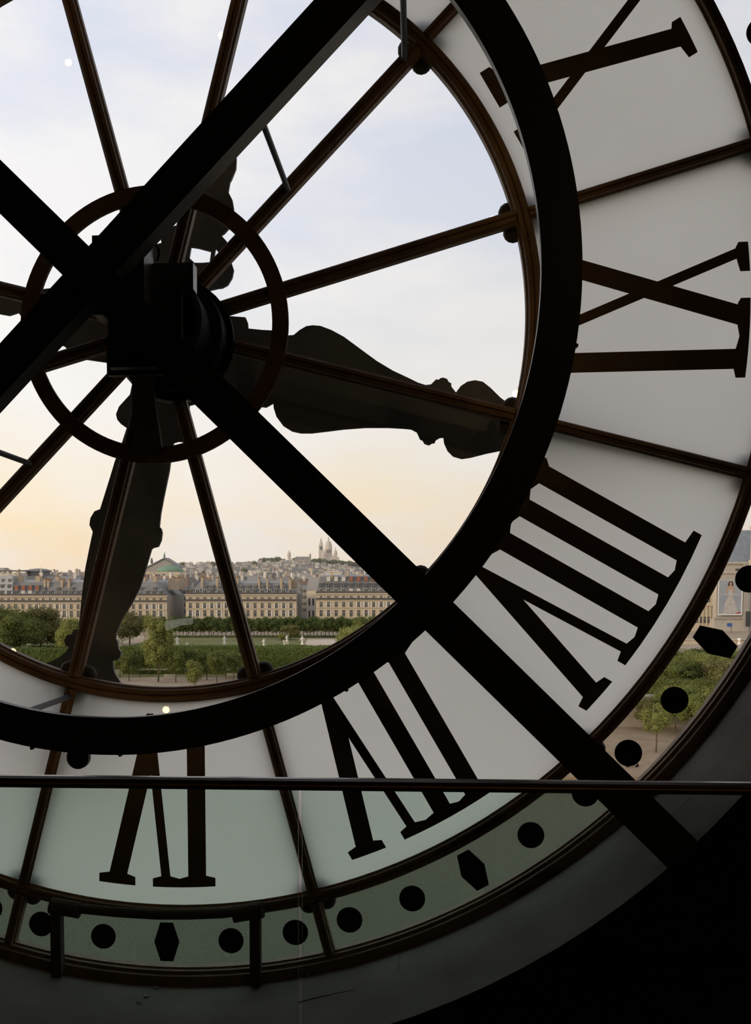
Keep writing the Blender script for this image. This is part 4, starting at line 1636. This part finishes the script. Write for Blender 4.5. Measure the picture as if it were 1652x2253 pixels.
# dark tree clumps on the hill
hp = [tree_proto('hill_tree', 90 + i, 11, 17, 1.5, 300, 1.7, LM_DARK, 6, .85) for i in range(3)]
for i, (px, v) in enumerate(((576, 2820), (584, 2830), (592, 2820), (600, 2830), (608, 2840), (617, 2850), (648, 2880), (694, 2880), (702, 2860), (709, 2850), (718, 2840), (727, 2830), (736, 2830), (744, 2840), (752, 2850), (760, 2840), (770, 2850), (778, 2860), (786, 2860),
                             (470, 2300), (402, 2400), (560, 2300), (690, 2800), (612, 2840), (537, 1900), (752, 2780), (742, 2760), (762, 2760), (772, 2770), (780, 2790), (790, 2800), (800, 2840), (812, 2850), (730, 2740), (448, 1800), (690, 2720), (697, 2730), (705, 2710), (712, 2700), (721, 2710), (738, 2700), (747, 2690), (756, 2700), (765, 2690), (775, 2700), (784, 2720), (794, 2730), (804, 2740), (580, 2760), (590, 2770), (600, 2760), (610, 2780), (700, 2600), (716, 2590), (733, 2600), (750, 2590), (767, 2600), (783, 2610), (798, 2630))):
    u = U(px, v)
    plant('hill_tree', hp[i % 3], uv(u, v, hill_z(u, v) - 3), 'dark green tree clump high on the distant hill', 'trees on the distant hill', i * .7, rr.uniform(.75, 1.2))

# ---- domed basilica on the hill
VB = 3000.0
bz = Z(1240, VB)
bs_ = thing('domed_basilica', 'white domed basilica with a tall bell tower crowning the distant hill', 'church', tpos(722, VB, bz))


def sc(px):
    return px / FPX * VB


def dome_prof(r, h, k=8, tip=.25):
    return [(r * math.cos(PI / 2 * i / k) ** .85, h * math.sin(PI / 2 * i / k)) for i in range(k)] + [(r * .12, h)]


def tower(name, px, r, yb, yd, yt, ylan, parent, dv=0.0, n=16):
    """drum from yb to yd, ovoid dome to yt, lantern to ylan"""
    base = uv(U(px, VB), VB + dv, Z(yb, VB))
    h1 = Z(yd, VB) - Z(yb, VB)
    h2 = Z(yt, VB) - Z(yb, VB)
    h3 = Z(ylan, VB) - Z(yb, VB)
    r_ = sc(r)
    b = MB()
    pr = [(r_ * 1.02, 0), (r_ * 1.02, h1 * .55), (r_ * .94, h1 * .58), (r_ * .94, h1 * .92), (r_ * 1.04, h1 * .95), (r_ * 1.04, h1)]
    pr += [(r_ * 1.0 * math.cos(PI / 2 * i / 8) ** .8, h1 + (h2 - h1) * math.sin(PI / 2 * i / 8)) for i in range(8)]
    pr += [(r_ * .20, h2), (r_ * .20, h2 + (h3 - h2) * .45), (r_ * .26, h2 + (h3 - h2) * .5), (r_ * .05, h3)]
    b.lathe(base, pr, n)
    return b.build(name, [M_TRAV], parent, smooth=False)


part('nave', M_TRAV, bs_, 'fbox', U(704, VB), U(746, VB), VB - 14, VB + 60, bz - 20, Z(1226, VB))
b = MB()
b.frus(U(727, VB), U(745, VB), VB - 28, VB - 12, bz - 20, Z(1228, VB), 0, 0, 0, 0)
b.frus(U(727, VB), U(745, VB), VB - 28, VB - 12, Z(1228, VB), Z(1221, VB), sc(8.5), sc(8.5), 0, 0)
b.build('portico', [M_TRAV], bs_)
tower('main_dome', 722.5, 8.3, 1232, 1208, 1189, 1180.5, bs_, 15, 20)
tower('small_dome', 737.5, 4.2, 1232, 1219, 1210, 1204, bs_, -18, 12)
tower('small_dome', 712.5, 4.0, 1234, 1221, 1212, 1207, bs_, -6, 12)
b = MB()
u_, v_ = U(705.5, VB), VB + 70
r_ = sc(5.0)
for (ya, yb_, k) in ((1240, 1212, 1.0), (1212, 1200, .92), (1200, 1197.5, 1.06)):
    b.fbox(u_ - r_ * k, u_ + r_ * k, v_ - r_ * k, v_ + r_ * k, Z(ya, VB), Z(yb_, VB))
b.lathe(uv(u_, v_, Z(1197.5, VB)), [(r_ * .80, 0), (r_ * .80, sc(3)), (r_ * .72, sc(5)), (r_ * .5, sc(9)), (r_ * .25, sc(13)), (r_ * .12, sc(15)), (r_ * .04, sc(18))], 12)
b.build('bell_tower', [M_TRAV], bs_)
for i, (x, ya, yb_) in enumerate(((717, 1216, 1210), (720, 1216, 1210), (723, 1216, 1210), (726, 1216, 1210), (729, 1216, 1210))):
    part('drum_window', M_PANE, bs_, 'fbox', U(x, VB) - sc(.55), U(x, VB) + sc(.55), VB + 15 - sc(8.9), VB + 15 - sc(7.6), Z(ya, VB), Z(yb_, VB))
for i, (x, ya, yb_) in enumerate(((704, 1208, 1201), (707.2, 1208, 1201), (731, 1239, 1233), (735.5, 1239, 1233), (740, 1239, 1233))):
    vv_ = VB + 70 - sc(5.2) if i < 2 else VB - 29
    part('arched_opening', M_PANE, bs_, 'fbox', U(x, VB) - sc(.8), U(x, VB) + sc(.8), vv_ - 1.5, vv_ + 4, Z(ya, VB), Z(yb_, VB))

wt = thing('water_tower', 'pale round water tower on the distant hill', 'tower', tpos(636, 2950, Z(1232, 2950)))
b = MB()
q = 2950 / FPX
b.lathe(uv(U(636, 2950), 2950, Z(1234, 2950)), [(3.7 * q, -12), (3.6 * q, 0), (3.4 * q, 9 * q), (4.0 * q, 9.5 * q), (4.0 * q, 16 * q), (3.4 * q, 17 * q), (.8 * q, 22 * q), (.3 * q, 24 * q)], 14)
b.build('tank', [M_TRAV], wt)
ch = thing('hill_church', 'long low grey church with a small belfry on the hill top', 'church', tpos(666, 2950, Z(1232, 2950)))
part('nave', M_STONED, ch, 'fbox', U(650, 2950), U(680, 2950), 2950, 2970, Z(1236, 2950) - 12, Z(1229, 2950))
b = MB()
b.frus(U(649, 2950), U(681, 2950), 2948, 2972, Z(1229, 2950), Z(1224.5, 2950), 2, 2, 11, 11)
b.build('roof', [M_SLATE], ch)
b = MB()
b.fbox(U(680.5, 2950), U(684.5, 2950), 2950, 2957, Z(1236, 2950), Z(1221, 2950))
b.frus(U(680.2, 2950), U(684.8, 2950), 2949.5, 2957.5, Z(1221, 2950), Z(1217, 2950), 3, 3, 3, 3)
b.build('belfry', [M_STONED], ch)

# ---- opera house with green dome
VO = 1250.0
op = thing('opera_house', 'opera house with a flattened green copper dome and gabled stage tower', 'building', tpos(372, VO, G0))
so = lambda p_: p_ / FPX * VO
VG = VO + 52
part('body', M_STONED, op, 'fbox', U(300, VO), U(408, VO), VO, VO + 60, G0, Z(1268, VO))
part('attic', M_STONE, op, 'fbox', U(322, VO), U(404, VO), VO - 4, VO + 50, Z(1268, VO), Z(1258, VO))
b = MB()
pr = [(so(29), 0), (so(29), so(5)), (so(30), so(5.5)), (so(29.5), so(7))] + [(so(29) * math.cos(PI / 2 * i / 7), so(7) + so(10.5) * math.sin(PI / 2 * i / 7)) for i in range(1, 7)] + [(so(5), so(17.3)), (so(4.5), so(19)), (so(1), so(20.5))]
b.lathe(uv(U(375, VO + 22), VO + 22, Z(1262, VO + 22)), pr, 28)
b.build('dome', [M_GREENC], op, smooth=False)
b = MB()
pts = [(U(318, VG), Z(1262, VG)), (U(392, VG), Z(1262, VG)), (U(390, VG), Z(1247, VG)), (U(363, VG), Z(1230, VG)), (U(322, VG), Z(1251, VG))]
b.plate(pts, (), VO + 52, VO + 90, 0, fn=lambda x, y, z: uv(x, y, z))
b.build('stage_gable', [M_STONED], op)
b = MB()
b.plate([(U(316, VG), Z(1253, VG)), (U(363, VG), Z(1229, VG)), (U(393, VG), Z(1248, VG)), (U(393, VG), Z(1246, VG)), (U(363, VG), Z(1226.5, VG)), (U(316, VG), Z(1250.5, VG))], (), VO + 50, VO + 92, 0, fn=lambda x, y, z: uv(x, y, z))
b.build('stage_roof', [M_SLATE], op)
b = MB()
p0 = uv(U(362, VG), VO + 54.0, Z(1230, VG))
b.lathe(p0, [(so(3.2), 0), (so(3), so(2)), (so(1.8), so(5)), (so(2.2), so(8)), (so(1.0), so(10)), (so(.9), so(11.5)), (so(.3), so(13))], 10)
b.tube([p0 + Vector((0, 0, so(8))), p0 + Vector((0, 0, so(13))) + RT * so(1.2), p0 + Vector((0, 0, so(16))) + RT * so(1)], so(.7), 6)
b.build('roof_statue', [M_BRONZE], op)
b = MB()
p0 = uv(U(334, VG), VO + 54.0, Z(1240, VG))
b.lathe(p0, [(so(3.0), 0), (so(3), so(7)), (so(2), so(9)), (so(2.6), so(11)), (so(.5), so(13))], 8)
b.build('roof_statue', [M_BRONZE], op)
for i, x in enumerate((331, 345, 391.5, 317)):
    p0 = uv(U(x, VO), VO - 8, Z(1273 if i == 2 else 1268, VO))
    b = MB()
    hs_ = so(12 if i == 2 else 8)
    b.lathe(p0, [(hs_ * .24, 0), (hs_ * .20, hs_ * .3), (hs_ * .28, hs_ * .55), (hs_ * .12, hs_ * .75), (hs_ * .10, hs_ * .85), (hs_ * .03, hs_)], 9)
    b.tube([p0 + Vector((0, 0, hs_ * .55)), p0 + Vector((0, 0, hs_ * .95)) + RT * hs_ * .3], hs_ * .09, 6)
    b.tube([p0 + Vector((0, 0, hs_ * .5)), p0 + Vector((0, 0, hs_ * .6)) - RT * hs_ * .35], hs_ * .09, 6)
    b.build('gilded_group', [M_GOLD], op)

# ================================================================== THE PALACE AT THE RIGHT, seen through the minute track
VP = 330.0
pw = thing('palace_wing', 'sunlit yellow stone palace wing with tall arched windows at right', 'building', tpos(1560, VP + 6))
part('wall', M_STONE, pw, 'fbox', U(1535, VP), U(1577, VP), VP + 4, VP + 24, G0, Z(1290, VP))
part('plinth', M_STONE2, pw, 'fbox', U(1535, VP), U(1577, VP), VP + 3.5, VP + 4.2, G0, Z(1376, VP))
part('cornice', M_STONE2, pw, 'fbox', U(1533, VP), U(1577, VP), VP + 3.4, VP + 4.2, Z(1334, VP), Z(1331, VP))
for x in (1544, 1552.5, 1561, 1569):
    put(WIN['c'], 'window', pw, U(x, VP), VP + 4, Z(1372, VP))
    put(WIN['b'], 'window', pw, U(x, VP), VP + 4, Z(1326, VP))
    part('pilaster', M_STONE2, pw, 'fbox', U(x + 4, VP) - .2, U(x + 4, VP) + .2, VP + 3.6, VP + 4, Z(1376, VP), Z(1334, VP))
pp = thing('palace_pavilion', 'grey stone palace pavilion carrying the giant fashion poster', 'building', tpos(1610, VP))
M_PALE = mat('pale_grey_limestone', (.46, .42, .37), .85, .1, noise=(.40, .37, .33), scale=.3)
part('base_wall', M_PALE, pp, 'fbox', U(1572, VP), U(1700, VP), VP, VP + 25, G0, Z(1362, VP))
part('ledge', M_STONED, pp, 'fbox', U(1571, VP), U(1700, VP), VP - .6, VP, Z(1362, VP), Z(1358, VP))
part('upper_wall', M_PALE, pp, 'fbox', U(1577, VP), U(1700, VP), VP + .4, VP + 24, Z(1362, VP), Z(1240, VP))
part('cornice', M_PALE, pp, 'fbox', U(1576, VP), U(1700, VP), VP - .3, VP + .5, Z(1262, VP), Z(1259, VP))
part('cornice', M_PALE, pp, 'fbox', U(1576, VP), U(1700, VP), VP - .5, VP + .5, Z(1241, VP), Z(1236, VP))
b = MB()
b.frus(U(1590, VP), U(1700, VP), VP + 1, VP + 24, Z(1236, VP), Z(1165, VP), 4, 4, 4, 4)
b.build('roof', [mat('blue_slate_roof', (.19, .22, .28), .55, .3, noise=(.25, .28, .33), scale=.6)], pp)
part('dark_corner_tower', M_STONED, pp, 'fbox', U(1633, VP), U(1645, VP), VP - 1.2, VP + 2, G0, Z(1240, VP))
b = MB()
for (x, w_, ya, yb_) in ((1650, 7, 1255, 1232), (1651, 4, 1232, 1165), (1650, 6, 1165, 1158), (1655, 5, 1158, 1150)):
    b.fbox(U(x - w_, VP), U(x + w_, VP), VP - 2.2, VP - .4, Z(ya, VP), Z(yb_, VP))
b.build('dormer_column', [M_STONE], pp)
part('small_window', M_PANE, pp, 'fbox', U(1617, VP), U(1626, VP), VP + .3, VP + .5, Z(1256, VP), Z(1251, VP))
part('doorway', M_PANE, pp, 'fbox', U(1638, VP), U(1648, VP), VP - 1.4, VP - 1.1, Z(1378, VP), Z(1345, VP))

# poster
M_POSTER = mat('poster_grey_blue', (.26, .29, .34), .8, .1, noise=(.33, .36, .40), scale=.12)
M_POSTW = mat('poster_white', (.62, .62, .61), .8, .1)
M_SKIN = mat('poster_skin', (.42, .29, .22), .8, .1)
M_HAIR = mat('poster_hair', (.07, .045, .035), .8, .1)
M_DRESS = mat('poster_pale_dress', (.50, .48, .45), .8, .1, noise=(.36, .34, .33), scale=.8)
M_RED = mat('poster_red', (.55, .03, .03), .8, .1)
po = thing('fashion_poster', 'giant grey poster of a woman in a long pale dress reading CONSCIOUS', 'poster', tpos(1604, VP - 1))
part('panel', M_POSTER, po, 'fbox', U(1579, VP), U(1628, VP), VP - .9, VP - .7, Z(1351, VP), Z(1277, VP))
b = MB()
for (xa, xb, ya, yb_) in ((1577.5, 1579, 1353.5, 1276), (1628, 1631, 1353.5, 1276), (1579, 1628, 1353.5, 1350.5), (1579, 1628, 1277, 1276)):
    b.fbox(U(xa, VP), U(xb, VP), VP - 1.0, VP - .6, Z(ya, VP), Z(yb_, VP))
b.build('border', [M_POSTW], po)


def pprint(name, pts, m, lift):
    b = MB()
    b.plate([(U(x, VP), Z(y, VP)) for x, y in pts], (), VP - .9 - lift, VP - .9, 0, fn=lambda x, y, z: uv(x, y, z))
    return b.build(name, [m], po)


pprint('printed_dress', smooth_closed([(1600, 1294), (1604, 1297), (1608, 1294), (1608.5, 1303), (1609, 1312), (1614, 1325), (1619, 1340), (1621, 1350), (1612, 1351), (1603, 1349), (1592, 1351), (1588, 1350), (1591, 1336), (1594, 1322), (1600, 1311), (1599.5, 1303)], 3), M_DRESS, .03)
pprint('printed_arm', [(1596.5, 1291), (1599.5, 1289.5), (1599.5, 1296), (1597.5, 1303), (1598.5, 1309), (1597, 1310), (1594.5, 1303)], M_SKIN, .04)
pprint('printed_arm', [(1611.5, 1291), (1608.5, 1289.5), (1608.5, 1296), (1609.5, 1303), (1609, 1309), (1610.5, 1310), (1612.5, 1303)], M_SKIN, .04)
pprint('printed_shoulders', [(1597, 1291), (1602, 1288.5), (1602.5, 1286), (1605.5, 1286), (1606, 1288.5), (1611, 1291), (1609, 1296), (1604, 1298), (1599.5, 1296)], M_SKIN, .05)
pprint('printed_hair', smooth_closed([(1604, 1278.5), (1608, 1280), (1609.5, 1285), (1609, 1290), (1606.5, 1290), (1601.5, 1290), (1598.5, 1289.5), (1598.5, 1284), (1600.5, 1279.8)], 3), M_HAIR, .04)
pprint('printed_face', smooth_closed([(1604, 1280.5), (1606, 1282), (1606.2, 1285), (1604, 1288.3), (1601.8, 1285), (1602, 1282)], 3), M_SKIN, .06)


def lettering(name, txt, pxa, pxb, pyb, m, lift, parent, v, shear=0.0):
    cu = bpy.data.curves.new(name, 'FONT')
    cu.body = txt
    cu.size = 1.0
    cu.extrude = .02
    cu.shear = shear
    o = bpy.data.objects.new(name, cu)
    COL.objects.link(o)
    bpy.context.view_layer.update()
    me = bpy.data.meshes.new_from_object(o.evaluated_get(bpy.context.evaluated_depsgraph_get()))
    bpy.data.objects.remove(o, do_unlink=True)
    co = np.array([tuple(q.co) for q in me.vertices])
    s = (U(pxb, v) - U(pxa, v)) / (co[:, 0].max() - co[:, 0].min())
    x_ = co[:, 0].min()
    off = Vector(parent.location)
    for q, c_ in zip(me.vertices, co):
        q.co = uv(U(pxa, v) + (c_[0] - x_) * s, v - lift - c_[2], Z(pyb, v) + c_[1] * s) - off
    me.materials.clear()
    me.materials.append(m)
    o = bpy.data.objects.new(name, me)
    return link(o, parent)


lettering('lettering', 'CONSCIOUS', 1582, 1625, 1311, M_POSTW, 1.02, po, VP)
lettering('red_logo', 'H&M', 1615.5, 1627.5, 1350, M_RED, 1.02, po, VP, .25)

# blue road sign, balustrade wall with statue, trees and sand in the strip
rs_ = thing('road_sign', 'small blue rectangular sign in front of the palace', 'sign', tpos(1606, 320))
part('plate', mat('sign_blue', (.06, .11, .32), .5, .3), rs_, 'fbox', U(1600.5, 320), U(1612, 320), 320, 320.1, Z(1379, 320), Z(1371, 320))
part('post', M_IRON, rs_, 'fbox', U(1610, 320), U(1610.8, 320), 320.1, 320.25, G0, Z(1371, 320))
gw = thing('garden_wall', 'pale stone balustrade wall above the riverside trees', 'wall', tpos(1580, 262))
part('wall', M_STONE, gw, 'fbox', U(1490, 262), U(1700, 262), 262, 263, G0, Z(1409, 262))
part('coping', M_STONE2, gw, 'fbox', U(1488, 262), U(1700, 262), 261.7, 263.3, Z(1409, 262), Z(1406.5, 262))
urn_t = thing('stone_urn', 'pale stone vase on the balustrade wall below the poster', 'urn', tpos(1627, 261, Z(1420, 261)))
b = MB()
b.lathe(uv(U(1627, 261), 260.6, Z(1418, 261)), [(.5, 0), (.5, .6), (.25, .8), (.25, 1.0), (.55, 1.5), (.62, 1.9), (.4, 2.0)], 12)
b.build('vase', [M_WHITE], urn_t)

strip = [('broad_tree', 1500, 172, 4.6, 6.2, LM_MID, 'green riverside tree left of the hexagon mark'), ('broad_tree', 1556, 178, 4.8, 6.0, LM_DARK, 'dark riverside tree behind the hexagon mark'),
         ('pale_tree', 1612, 166, 4.6, 6.6, LM_YEL, 'pale riverside tree right of the hexagon mark'), ('pale_tree', 1545, 156, 4.4, 6.6, LM_YEL, 'pale riverside tree just below the hexagon mark'),
         ('broad_tree', 1492, 152, 4.2, 6.2, LM_MID, 'green riverside tree above the minute dot'), ('broad_tree', 1650, 160, 5.0, 7.0, LM_MID, 'green riverside tree at the right edge'),
         ('pale_tree', 1452, 158, 3.6, 5.6, LM_OLIVE, 'dull riverside tree beside the frosted panes'), ('pale_tree', 1590, 150, 4.6, 6.2, LM_OLIVE, 'olive riverside tree below the pale ones')]
for i, (nm, px, v, rx, hz, lm, lab) in enumerate(strip):
    plant(nm, tree_proto('strip_tree%d' % i, 110 + i, rx, hz, .8, 2200, .26, lm, 11, .8), tpos(px, v), lab, None)
plant('young_tree', tree_proto('young_tree', 130, 2.5, 7.4, 2.4, 1300, .17, LM_YEL, 10, .55), tpos(1449, 121, GQ), 'young pale tree standing on the sandy lower quay', None)
for i, (px, v, rx, hz, lm, lab) in enumerate(((1530, 134, 3.6, 8.6, LM_MID, 'leafy tree at the back of the sandy lower quay'), (1490, 138, 3.4, 8.2, LM_YEL, 'pale leafy tree beside the quay wall'),
                                              (1575, 131, 3.8, 8.8, LM_YEL, 'pale tree on the quay behind the outer glass rim'), (1622, 133, 4.0, 9.2, LM_MID, 'green quay tree at the outer glass rim'),
                                              (1462, 140, 2.8, 7.2, LM_MID, 'green tree against the quay wall left of the minute dot'), (1425, 139, 2.2, 5.6, LM_OLIVE, 'thin olive tree against the quay wall beside the frosted panes'))):
    plant('quay_tree', tree_proto('quay_tree%d' % i, 140 + i, rx, hz, 1.4, 2000, .2, lm, 11, .7), tpos(px, v, GQ), lab, None)
sh = thing('quay_shelter', 'small dark flat roofed shelter on the quay behind the trees', 'shelter', tpos(1428, 150))
part('roof', M_WALLP[2], sh, 'fbox', U(1405, 150), U(1442, 150), 149.5, 153, Z(1536, 150), Z(1533.5, 150))
part('wall', M_IRON, sh, 'fbox', U(1408, 150), U(1440, 150), 150, 152.5, Z(1556, 150), Z(1536, 150))
part('base', M_QUAYW, sh, 'fbox', U(1406, 150), U(1441, 150), 149.8, 153, G0, Z(1556, 150))
# stone quay wall with coping
qw = thing('quay_wall', 'grey stone retaining wall between the lower quay and the garden', 'wall', tpos(1500, 142.6, GQ))
part('wall', M_QUAYW, qw, 'fbox', -250, 250, 142.4, 143, GQ, G0 + .2)
part('coping', M_STONED, qw, 'fbox', -250, 250, 142.2, 143.2, G0 + .2, G0 + .5)
# motor scooter parked on the quay
so_ = tpos(1397, 111.5, GQ)
st = thing('motor_scooter', 'small dark motor scooter parked on the sandy quay', 'scooter', so_)
for s_ in (-1, 1):
    b = MB()
    b.lathe(so_ + RT * (.62 * s_) + Vector((0, 0, .26)) - FH * .07, [(.06, 0), (.26, 0), (.26, .14), (.06, .14)], 14, 0, axis=tuple(FH))
    b.build('wheel', [M_DOT], st)
b = MB()
u_ = U(1397, 111.5)
b.fbox(u_ - .75, u_ - .05, 111.35, 111.65, GQ + .35, GQ + .8)
b.fbox(u_ - .1, u_ + .4, 111.35, 111.65, GQ + .25, GQ + .38)
b.frus(u_ + .35, u_ + .6, 111.3, 111.7, GQ + .3, GQ + 1.05, 0, .1, .05, .05)
b.build('body', [M_SLATE], st)
b = MB()
b.tube([uv(u_ + .45, 111.1, GQ + 1.15), uv(u_ + .45, 111.9, GQ + 1.15)], .03, 6)
b.build('handlebar', [M_DOT], st)
part('seat', M_DOT, st, 'fbox', u_ - .72, u_ - .1, 111.36, 111.64, GQ + .8, GQ + .9)

# ================================================================== evening haze over the far town
hm = bpy.data.materials.new('evening_haze')
hm.use_nodes = True
t = hm.node_tree
t.nodes.clear()
o_ = t.nodes.new('ShaderNodeOutputMaterial')
vs = t.nodes.new('ShaderNodeVolumeScatter')
vs.inputs['Color'].default_value = (.98, .91, .82, 1)
vs.inputs['Density'].default_value = 0.00008
vs.inputs['Anisotropy'].default_value = 0.2
t.links.new(vs.outputs[0], o_.inputs['Volume'])
hz_ = part('haze', hm, None, 'fbox', -1600, 1900, 430, 3700, G0 - 2, 190)
tag(hz_, 'thin warm evening haze over the far town', 'haze', None, 'stuff')
